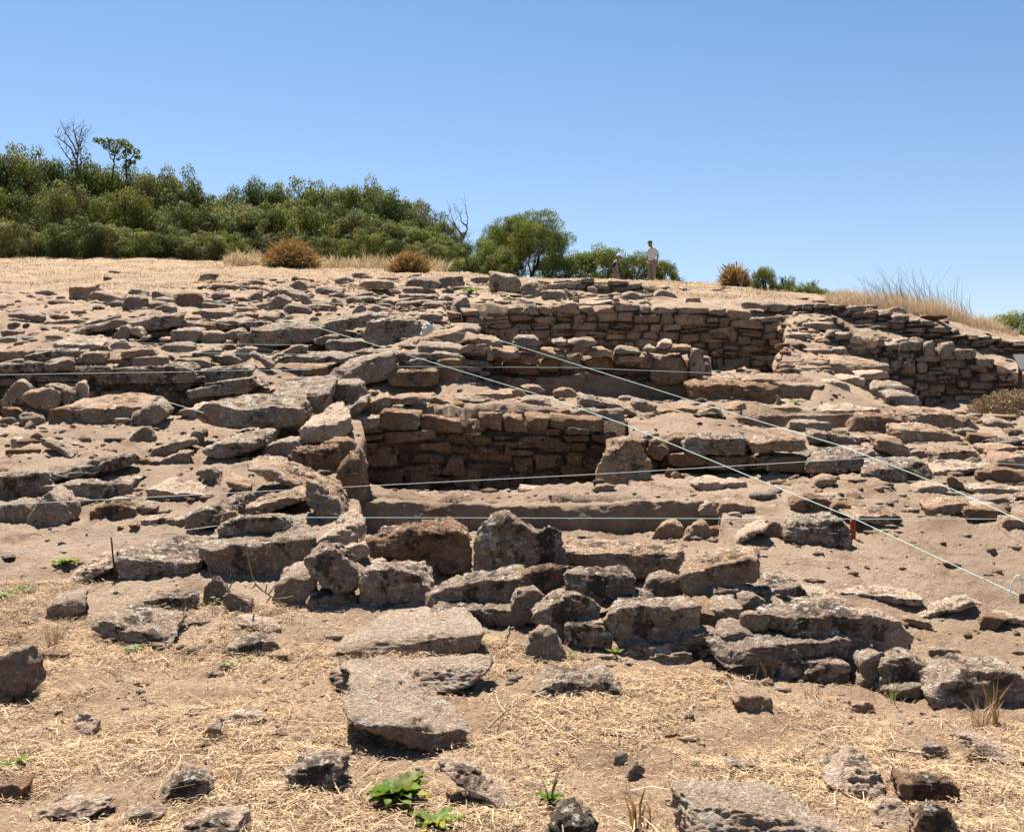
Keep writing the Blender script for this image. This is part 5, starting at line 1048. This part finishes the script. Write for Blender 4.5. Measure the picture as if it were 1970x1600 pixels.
# dry bushes
def drybush(px, ytop, ybot, w, D, label, n=520, seed=1):
    r_ = np.random.default_rng(seed); x = xof(px, D); gz = float(hat(x, D)[0]); H = (ybot-ytop)/F*D; rx = w/2/F*D; acc = Acc()
    t = thing('dry_bush', label, 'dry bush', loc=(x, D, gz))
    for k in range(n):
        a = r_.uniform(0, 6.28); e = math.acos(r_.uniform(.05, 1)); dv = np.array([math.sin(e)*math.cos(a)*rx, math.sin(e)*math.sin(a)*rx, math.cos(e)*H*1.05])*r_.uniform(.7, 1.08)
        m = dv*.55*np.array([.85, .85, 1.2]); q0 = np.array([dv[0]*.15, dv[1]*.15, 0])
        sd = np.cross(dv, r_.normal(size=3)); sd /= np.linalg.norm(sd); wd = .012
        V = np.array([q0-sd*wd, q0+sd*wd, m+sd*wd, m-sd*wd, dv+sd*.004, dv-sd*.004]); acc.add(V, [(0,1,2,3),(3,2,4,5)], np.ones(3)*r_.uniform(.6, 1.3))
        for _ in range(5):
            s = dv*r_.uniform(.55, 1); dw = r_.normal(size=3)*.10*np.array([1,1,.8])+dv/np.linalg.norm(dv)*.10
            sd = r_.normal(size=3)*.010; V = np.array([s-sd, s+sd, s+dw+sd*.5, s+dw-sd*.5]); acc.add(V, [(0,1,2,3)], np.ones(3)*r_.uniform(.6, 1.5))
    acc.build('twigs', M['drybush'], t, smooth=False)
drybush(560, 470, 524, 118, 42, 'larger rusty dry bush at the foot of the thicket', 900, 1)
drybush(788, 491, 528, 82, 41, 'smaller rusty dry bush, right of the larger one', 700, 2)
drybush(1414, 526, 566, 62, 37, 'spiky dry bush on the skyline right of the people', 380, 3)
# dry grass as stuff
def grass(n, samp, hgt, name, label, seed, mat='straw', wid=.008, lean=(.15, 0), clump=1, shade=(.6, 1.2)):
    r_ = np.random.default_rng(seed); px, D = samp(r_, n); x = xof(px, D); 
    if clump > 1:
        k = np.repeat(np.arange(n//clump+1), clump)[:n]; x = x[k]+r_.normal(size=n)*.05; D = D[k]+r_.normal(size=n)*.05
    z = hat(x, D); h = hgt(px, D, r_)*r_.uniform(.45, 1.15, n); P = np.stack([x, D, z-.02], 1)
    a = r_.uniform(0, 6.28, n); b = r_.uniform(.0, .45, n)
    dv = np.stack([np.cos(a)*b+lean[0], np.sin(a)*b+lean[1], np.ones(n)], 1); dv /= np.linalg.norm(dv, axis=1)[:, None]
    bend = np.stack([np.cos(a), np.sin(a), -.35*np.ones(n)], 1)*r_.uniform(.05, .4, (n, 1))
    M1 = P+dv*h[:, None]*.55; T = P+dv*h[:, None]+bend*h[:, None]
    sd = np.stack([-np.sin(a+.7), np.cos(a+.7), np.zeros(n)], 1)*(wid*r_.uniform(.6, 1.3, n)*np.maximum(1, D/14)**.5)[:, None]
    V = np.stack([P-sd, P+sd, M1+sd*.8, M1-sd*.8, T+sd*.25, T-sd*.25], 1).reshape(-1, 3)
    i = np.arange(n)[:, None]*6; Fc = np.concatenate([i+np.array([0,1,2,3]), i+np.array([3,2,4,5])], 0)
    o = mk(name, V, Fc, M[mat], smooth=False); tint(o, np.repeat(r_.uniform(*shade, (n, 1))*np.array([1, r_.uniform(.9, 1.05), .95]), 6, 0)); tag(o, label, 'dry grass', kind='stuff'); return o
grass(11000, lambda r, n: (r.uniform(1590, 1960, n), r.uniform(28, 36, n)), lambda px, D, r: np.interp(px, [1590,1650,1720,1800,1880,1960], [.35,.55,.75,.8,.55,.25])*np.clip(.75+.7*pnoise(np.stack([px/45, D*.5, 0*px], 1)), .3, 1.3), 'tall_dry_grass', 'tall dry grass on the right skyline behind the ruined walls', 31, wid=.0035, lean=(-.25, 0), mat='palegrass')
grass(260, lambda r, n: (r.uniform(1680, 1880, n), r.uniform(29, 34, n)), lambda px, D, r: np.interp(px, [1680,1760,1820,1900], [1.1,1.75,1.6,1.0]), 'tall_weed_stalks', 'thin grey weed stalks standing above the tall dry grass', 32, mat='deadwood', wid=.0035, lean=(-.42, 0))
grass(4500, lambda r, n: (np.concatenate([r.uniform(430, 520, n//3), r.uniform(600, 860, n-n//3)]), r.uniform(43, 47.5, n)), lambda px, D, r: .12+.6*np.clip(.5+1.1*pnoise(np.stack([px/37, D*.8, 0*px], 1)), .05, 1), 'thicket_dry_grass', 'tall dry grass fringing the foot of the thicket', 33, wid=.008, mat='palegrass')
grass(42000, lambda r, n: (r.uniform(-150, 1520, n), np.exp(r.uniform(math.log(29), math.log(50), n))), lambda px, D, r: .03+.11*np.clip(.35+1.2*pnoise(np.stack([px/90, D*.9, 0*px], 1)), 0, 1), 'ridge_stubble', 'short bleached stubble covering the pale ridge slope', 34, wid=.008, mat='palegrass')
# foreground straw
def straw(n, seed):
    r_ = np.random.default_rng(seed); D = np.sqrt(r_.uniform(3.6**2, 8.6**2, n)); x = r_.uniform(-.56, .56, n)*D
    z = hat(x, D); px = x/D*F+CXP; py = CYP-(z-EYE)/D*F
    lim = np.interp(px, [-100, 200, 420, 560, 700, 1000, 1200, 1400, 1700, 1990], [1120, 1120, 1150, 1170, 1180, 1240, 1285, 1300, 1370, 1400])
    dens = np.clip(.42+1.5*pnoise(np.stack([x*1.2, D*1.2, 0*x+3], 1))+.6*pnoise(np.stack([x*4, D*4, 0*x+3], 1)), .06, 1)
    ok = (py > lim) & (r_.random(n) < dens); x, D, z = x[ok], D[ok], z[ok]; n = len(x)
    Ln = r_.lognormal(-3.75, .78, n); Ln = np.clip(Ln, .008, .34); a = r_.uniform(0, 6.28, n)
    t = np.stack([np.cos(a), np.sin(a), r_.normal(size=n)*.22+.05], 1); up = np.stack([r_.normal(size=n)*.45, r_.normal(size=n)*.45, np.ones(n)], 1)
    s = np.cross(t, up); s /= np.linalg.norm(s, axis=1)[:, None]; s *= (r_.uniform(.0007, .0021, n)*np.where(Ln > .15, 1.5, 1))[:, None]
    c = np.stack([x, D, z+.006+r_.uniform(0, .022, n)+.1*Ln*np.abs(t[:, 2])], 1); bd = r_.normal(size=(n, 3))*.10*Ln[:, None]; bd[:, 2] = np.abs(bd[:, 2])*.6
    A = c-t*Ln[:, None]/2; B = c+t*Ln[:, None]/2; Mi = c+bd
    V = np.stack([A-s, A+s, Mi+s, Mi-s, B+s*.6, B-s*.6], 1).reshape(-1, 3); i = np.arange(n)[:, None]*6
    Fc = np.concatenate([i+np.array([0,1,2,3]), i+np.array([3,2,4,5])], 0)
    o = mk('straw_litter', V, Fc, M['straw'], smooth=False)
    br = r_.uniform(.5, 1.35, (n, 1)); hue = r_.uniform(0, 1, (n, 1)); tint(o, np.repeat(br*np.concatenate([1-.1*hue, 1-.22*hue, 1-.4*hue], 1), 6, 0))
    tag(o, 'broken dry straw littering the foreground ground', 'straw', kind='stuff')
straw(330000, 51)
def fgpos(r, n):
    D = np.sqrt(r.uniform(4.0**2, 7.4**2, n)); px = r.uniform(-60, 2030, n); keep = pnoise(np.stack([xof(px, D)*1.3, D*1.3, 0*px+8], 1)) > .12
    px[~keep] = r.choice([1500., 1850., 1700., 420., 120.], (~keep).sum())+r.normal(size=(~keep).sum())*120; return px, D
grass(7000, fgpos, lambda px, D, r: .055+0*px, 'foreground_stubble', 'short upright dry stubble in the foreground', 52, wid=.0018, clump=7)
# dry grass tufts one can count
def tuft(px, py, hpx, n, label, mat='straw', name='dry_grass_tuft', cat='grass tuft', wid=.002, spread=.5, seed=None, D=None, tintc=(1, 1, 1), lean=0.):
    D = D or ray(px, py); r_ = np.random.default_rng(seed or int(px+py)); acc = Acc(); H = hpx/F*D
    x = xof(px, D); o0 = (x, D, float(hat(x, D)[0]))
    for k in range(n):
        a = r_.uniform(0, 6.28); b = spread*r_.uniform(.1, 1); h = H*r_.uniform(.5, 1.1)
        q = np.array([math.cos(a)*.02, math.sin(a)*.02, -.01])*r_.uniform(.3, 2); dv = np.array([math.cos(a)*b+lean, math.sin(a)*b, 1.]); dv *= h/np.linalg.norm(dv)
        sd = np.array([-math.sin(a+1), math.cos(a+1), 0])*wid; m = q+dv*.55; T = q+dv+np.array([math.cos(a), math.sin(a), -.4])*h*r_.uniform(.05, .3)
        acc.add(np.array([q-sd, q+sd, m+sd, m-sd, T+sd*.2, T-sd*.2]), [(0,1,2,3),(3,2,4,5)], np.array(tintc)*r_.uniform(.65, 1.25))
    o = acc.build(name, M[mat], smooth=False); o.location = o0
    return tag(o, label, cat)
tuft(106, 1240, 60, 70, 'splayed straw tuft on the left slope left of the lichen-crusted rock')
tuft(1885, 1400, 62, 40, 'tall pale straw tuft under the corner boulder', spread=.35, wid=.003)
tuft(1912, 1390, 90, 12, 'cluster of brown dry stalks against the corner boulder', mat='drybush', spread=.12, wid=.006)
tuft(1560, 1340, 34, 30, 'small straw tuft in front of the shaded right stones')
tuft(66, 1320, 50, 12, 'thin brown dry stalks by the dark left-edge block', mat='drybush', spread=.4)
tuft(450, 1510, 60, 40, 'straw tuft right of the peaked straw rock', spread=.7)
tuft(1226, 1590, 78, 9, 'curved brown dry stalk at the lower centre', mat='drybush', spread=.15, wid=.006)
tuft(738, 752, 30, 5, 'pale grass blades sprouting beside the dark corner block', mat='weed', spread=.3, wid=.008, D=14.5)
tuft(1320, 560, 70, 2, 'single tall weed stalk against the sky near the standing person', mat='deadwood', spread=.12, wid=.008, D=30)
tuft(1425, 560, 78, 4, 'faint tall stalks above the spiky dry bush', mat='straw', spread=.3, wid=.006, D=36)
tuft(1400, 1290, 40, 10, 'reddish dry weed sprigs under the longest slab', mat='drybush', spread=.3, wid=.003)
tuft(1480, 1310, 50, 6, 'thin dry weed with seed heads under the longest slab', mat='drybush', spread=.15, wid=.003)
tuft(1715, 1350, 62, 7, 'thin green weed in the shade of the grey boulder under the pale one', mat='weed', spread=.25, wid=.003)
tuft(1258, 1590, 64, 3, 'upright thin dry stem right of the curved brown stalk', mat='drybush', spread=.1, wid=.003)
# green plants
def rosette(px, py, wpx, n, label, mat, lw=.5, rise=(.25, .9), name='leafy_plant', seed=1, tintr=((.7, 1.2), (.8, 1.15)), D=None, stems=0, yellow=0.):
    D = D or ray(px, py); r_ = np.random.default_rng(seed); Rr = wpx/2/F*D; acc = Acc(); x = xof(px, D)
    for k in range(n):
        a = k*2.4+r_.uniform(-.3, .3); e = r_.uniform(*rise); l = Rr*r_.uniform(.65, 1.15); wd = l*lw*r_.uniform(.7, 1.1)
        d0 = np.array([math.cos(a), math.sin(a), 0]); sd = np.array([-math.sin(a), math.cos(a), 0]); nu, nv = 7, 5
        V = []
        for i in range(nu):
            u = i/(nu-1); c = d0*l*u*math.cos(e*(1-.55*u)) + np.array([0, 0, 1])*l*(math.sin(e)*u - .42*u*u*math.sin(e+.3))
            w = wd*math.sin(math.pi*min(.98, (.06+.94*u))**.8)*.5
            for j in range(nv):
                v = (j/(nv-1)-.5)*2
                V.append(c + sd*w*v*(1+.12*math.sin(u*17+k)) + np.array([0, 0, 1])*(abs(v)*w*.45 + .05*l*math.sin(u*11+v*3+k)))
        Fc = [(i*nv+j, i*nv+j+1, (i+1)*nv+j+1, (i+1)*nv+j) for i in range(nu-1) for j in range(nv-1)]
        y = r_.random() < yellow
        c = np.array([2.0, 1.25, .8]) if y else np.array([r_.uniform(*tintr[0]), r_.uniform(*tintr[1]), r_.uniform(.7, 1.2)])
        acc.add(np.array(V)+np.array([r_.normal()*.02*Rr, r_.normal()*.02*Rr, .01]), Fc, c)
    t = thing(name, label, 'plant', loc=(x, D, float(hat(x, D)[0])))
    acc.build('leaves', M[mat], t)
    if stems:
        s = Acc()
        for k in range(stems):
            a = r_.uniform(0, 6.28); h = Rr*r_.uniform(1.2, 2.4); s.add(*tube_arrays([(0, 0, 0), (math.cos(a)*h*.2, math.sin(a)*h*.2, h*.5), (math.cos(a)*h*.45, math.sin(a)*h*.45, h)], [.004, .003, .0015], 4), np.ones(3))
        s.build('stem', M['weed'], t)
    return t
rosette(766, 1545, 136, 34, 'largest bright green broad-leaved plant in the foreground straw', 'bright', .66, (.35, 1.4), seed=3, yellow=.12)
rosette(836, 1592, 112, 24, 'yellowing green plant at the bottom edge below the largest leafy plant', 'bright', .42, (.15, .8), seed=4, yellow=.5)
rosette(124, 1088, 60, 12, 'small bright green plant beside the pale flat slab on the left', 'bright', .6, (.2, .9), seed=5, yellow=.3)
for k, (a, b) in enumerate(((10, 1150), (34, 1144), (58, 1136))):
    rosette(a, b, 52, 16, ['left', 'middle', 'right'][k]+'most clump of spreading silvery-green weed at the left edge', 'weed', .4, (.1, .6), seed=6+k, name='creeping_weed')
for k, (a, b) in enumerate(((430, 1282), (455, 1276), (482, 1270))):
    rosette(a, b, 36, 12, ['left', 'middle', 'right'][k]+'most clump of creeping pale green weed below the low dark grey rock', 'weed', .5, (.1, .5), seed=10+k, name='creeping_weed')
rosette(252, 1252, 50, 10, 'faint pale weed under the lichen-crusted rock', 'weed', .4, (.1, .5), seed=14, name='creeping_weed')
rosette(1058, 1545, 60, 20, 'green tuft with thin upright stems above the rugged bottom rock', 'bright', .3, (.4, 1.2), seed=15, stems=5)
rosette(1612, 1500, 44, 7, 'olive-green withered plant left of the pale rock mound', 'bright', .6, (.1, .5), seed=16, yellow=.5)
rosette(1182, 1262, 44, 14, 'bright green upright sprig at the foot of the largest lichen block', 'bright', .25, (.9, 1.4), seed=17)
rosette(1098, 1262, 30, 8, 'tiny green sprout right of the mossy rock', 'bright', .25, (.5, 1.2), seed=18)
rosette(430, 1160, 60, 14, 'small weed with reddish flower tips between the jagged rock and the massive boulder', 'weed', .3, (.5, 1.3), seed=19, stems=8)
rosette(905, 572, 40, 16, 'small green bush on the ridge beside the pale cube block', 'bright', .4, (.5, 1.3), seed=20, D=29)
rosette(1530, 758, 26, 12, 'tiny green weed on the crumbling earth bank edge', 'bright', .4, (.2, 1.), seed=21, D=17.2)
rosette(30, 1475, 70, 14, 'dark green tuft at the left edge of the foreground', 'bright', .25, (.3, 1.1), seed=22)
rosette(1168, 785, 20, 8, 'tiny green weed under the whaleback stone', 'bright', .5, (.2, .9), seed=23, D=14.9)
# dry uprooted weed lying against the front row
def twigthing(limbs, D, rad, label, name='dry_weed'):
    acc = Acc(); O = pt(*limbs[0][0], D)
    for L in limbs:
        acc.add(*tube_arrays([pt(a, b, D+.03*k)-O for k, (a, b) in enumerate(L)], np.linspace(rad, rad*.5, len(L)), 5))
    o = acc.build(name, M['drywood']); o.location = O; return tag(o, label, 'dry weed')
M['drywood'] = plain('pale_dry_stem', (.26, .20, .13), .9, .3, 20)
twigthing([[(473,1046),(478,1075),(486,1110),(492,1124)],[(492,1124),(505,1136),(520,1146),(538,1158)],[(510,1140),(514,1122)],[(516,1144),(528,1126),(530,1118)],[(530,1152),(548,1150),(564,1146)],[(536,1156),(552,1162)],[(492,1124),(484,1132)],[(520,1148),(512,1160)]], 7.75, .007, 'uprooted dry weed with pale roots leaning on the massive front boulder')
twigthing([[(738,1462),(764,1420),(762,1390),(745,1375)],[(764,1425),(800,1405),(830,1398)],[(764,1420),(790,1388)],[(768,1440),(840,1425)]], 5.35, .004, 'bare branching dry weed in front of the tapering bedrock shelf')
for k, (a, b, c, d, lb) in enumerate(((962,1252,990,1190,'thick dry straw stalk leaning beside the wide bedrock shelf'), (930,1416,1000,1362,'thick dry stalk right of the tapering shelf'), (560,1296,628,1240,'pale dry stalk left of the low lumpy bedrock'), (1280,1548,1420,1546,'long curved dry stalk above the broad pale bedrock'), (1700,1448,1795,1466,'long pale straw stalk across the right foreground'), (1698,1592,1722,1566,'thick pale stalk by the small pale angular stone'), (1030,1340,1088,1370,'single straw stalk below the pitted hump'), (1400,1318,1430,1366,'bent dry stalk left of the flat stone in the straw'))):
    D1, D2 = ray(a, b), ray(c, d); p, q = pt(a, b, D1), pt(c, d, D2); p[2] += .02; q[2] += .03; m = (p+q)/2; m[2] = max(m[2], float(hat(m[0], m[1])[0])+.03)
    V, Fc = tube_arrays([p, m, q], [.006, .005, .003], 6); tag(mk('dry_stalk', V, Fc, M['drywood']), lb, 'dry stalk', 'dry stalks lying in the foreground')
# brush mound at the right
xm = xof(1972, 19.6); 
r_ = np.random.default_rng(77); t = thing('brush_mound', 'heap of cut brown brush at the right edge below the curved wall', 'brush heap', loc=(xm, 19.6, float(hat(xm, 19.6)[0])))
acc = Acc(); n = 7000
q = r_.normal(size=(n, 3)); q[:, 2] = np.abs(q[:, 2]); q /= np.linalg.norm(q, axis=1)[:, None]; C = q*np.array([1.0, .8, .42])*r_.uniform(.55, 1, (n, 1))**.5; C = C+.06*vnoise(C*5)
nn = q+.8*r_.normal(size=(n, 3)); nn /= np.linalg.norm(nn, axis=1)[:, None]; V, Fc = leaf_quads(C, nn, .035, .3, r_); acc.add(V, Fc, np.repeat(r_.uniform(.35, 1.1, (n, 1))*np.array([.9, .95, 1.3]), 4, 0)); acc.build('twigs', M['drybush'], t, smooth=False)

# ================= labels for the stones that have none yet =================
REF = [s for s in STN if s['ref']]
used = {}
for s in STN:
    if s['label']: used[s['label']] = s
def rel(dx, dy):
    a = math.degrees(math.atan2(-dy, dx)) % 360
    return ['right of', 'up and right of', 'above', 'up and left of', 'left of', 'down and left of', 'below', 'down and right of'][int(((a+22.5) % 360)//45)]
KW = {'b': 'blocky', 's': 'flat', 'r': 'rounded', 'a': 'angular', 'w': 'wedge-shaped'}
buck = {}
for s in STN:
    if s['label']: continue
    c = sorted((math.hypot(s['cx']-f['cx'], (s['cy']-f['cy'])*1.3), i) for i, f in enumerate(REF) if f is not s)
    opts = []
    size = 'tiny' if s['w'] < 32 else 'small' if s['w'] < 56 else 'medium' if s['w'] < 100 else 'large'
    for dd, i in c[:3]:
        f = REF[i]; opts.append('%s %s %s stone %s %s' % (size, KW[s['kind']], MATWORD[s['m']], rel(s['cx']-f['cx'], s['cy']-f['cy']), f['ref']))
    s['opts'] = opts
    for o_ in opts:
        if o_ not in used: s['label'] = o_; used[o_] = s; break
    else:
        k = 2
        while True:
            o_ = opts[0].replace(' stone ', ' stone, %s nearest, ' % ['', '', 'second', 'third', 'fourth', 'fifth', 'sixth', 'seventh'][k])
            if o_ not in used: s['label'] = o_; used[o_] = s; break
            k += 1
for s in STN: tag(s['o'], s['label'], s['cat'], s['group'])

# ================= camera, sun, sky =================
cam = bpy.data.cameras.new('camera'); cam.sensor_width = 36; cam.lens = 36*F/1970; cam.clip_end = 2000; cam.clip_start = .05
co = bpy.data.objects.new('camera', cam); co.location = (0, 0, EYE); co.rotation_euler = (math.pi/2, 0, 0); COL.objects.link(co); scn.camera = co
EL = math.radians(62); AZ = math.radians(-24)         # sun ahead of the camera, a little to the left
S = Vector((math.cos(EL)*math.sin(AZ), math.cos(EL)*math.cos(AZ), math.sin(EL)))
sl = bpy.data.lights.new('sun', 'SUN'); sl.energy = 5.0; sl.angle = math.radians(.5); sl.color = (1, .94, .84)
so = bpy.data.objects.new('sun', sl); so.rotation_euler = (-S).to_track_quat('-Z', 'Y').to_euler(); so.location = (0, 0, 40); COL.objects.link(so)
wd = bpy.data.worlds.new('World'); scn.world = wd; wd.use_nodes = True; nt = wd.node_tree; bg = nt.nodes['Background']
sk = nt.nodes.new('ShaderNodeTexSky'); sk.sky_type = 'NISHITA'; sk.sun_disc = False; sk.sun_elevation = EL; sk.sun_rotation = AZ
sk.altitude = 100; sk.air_density = 1.0; sk.dust_density = .7; sk.ozone_density = 3.5
mx = nt.nodes.new('ShaderNodeMix'); mx.data_type = 'RGBA'; mx.blend_type = 'MULTIPLY'; mx.inputs[0].default_value = 1
tcw = nt.nodes.new('ShaderNodeTexCoord'); sxw = nt.nodes.new('ShaderNodeSeparateXYZ'); nt.links.new(tcw.outputs['Generated'], sxw.inputs[0])
cr = nt.nodes.new('ShaderNodeValToRGB'); nt.links.new(sxw.outputs['Z'], cr.inputs[0]); cr.color_ramp.elements[0].position = .08; cr.color_ramp.elements[0].color = (1.02, .99, 1.0, 1); cr.color_ramp.elements[1].position = .42; cr.color_ramp.elements[1].color = (.58, .80, .90, 1)
nt.links.new(cr.outputs[0], mx.inputs[7])
nt.links.new(sk.outputs[0], mx.inputs[6]); nt.links.new(mx.outputs[2], bg.inputs[0]); bg.inputs[1].default_value = .05
vs = scn.view_settings; vs.view_transform = 'Standard'; vs.look = 'None'; vs.exposure = 1.55; vs.gamma = 1; vs.use_curve_mapping = False
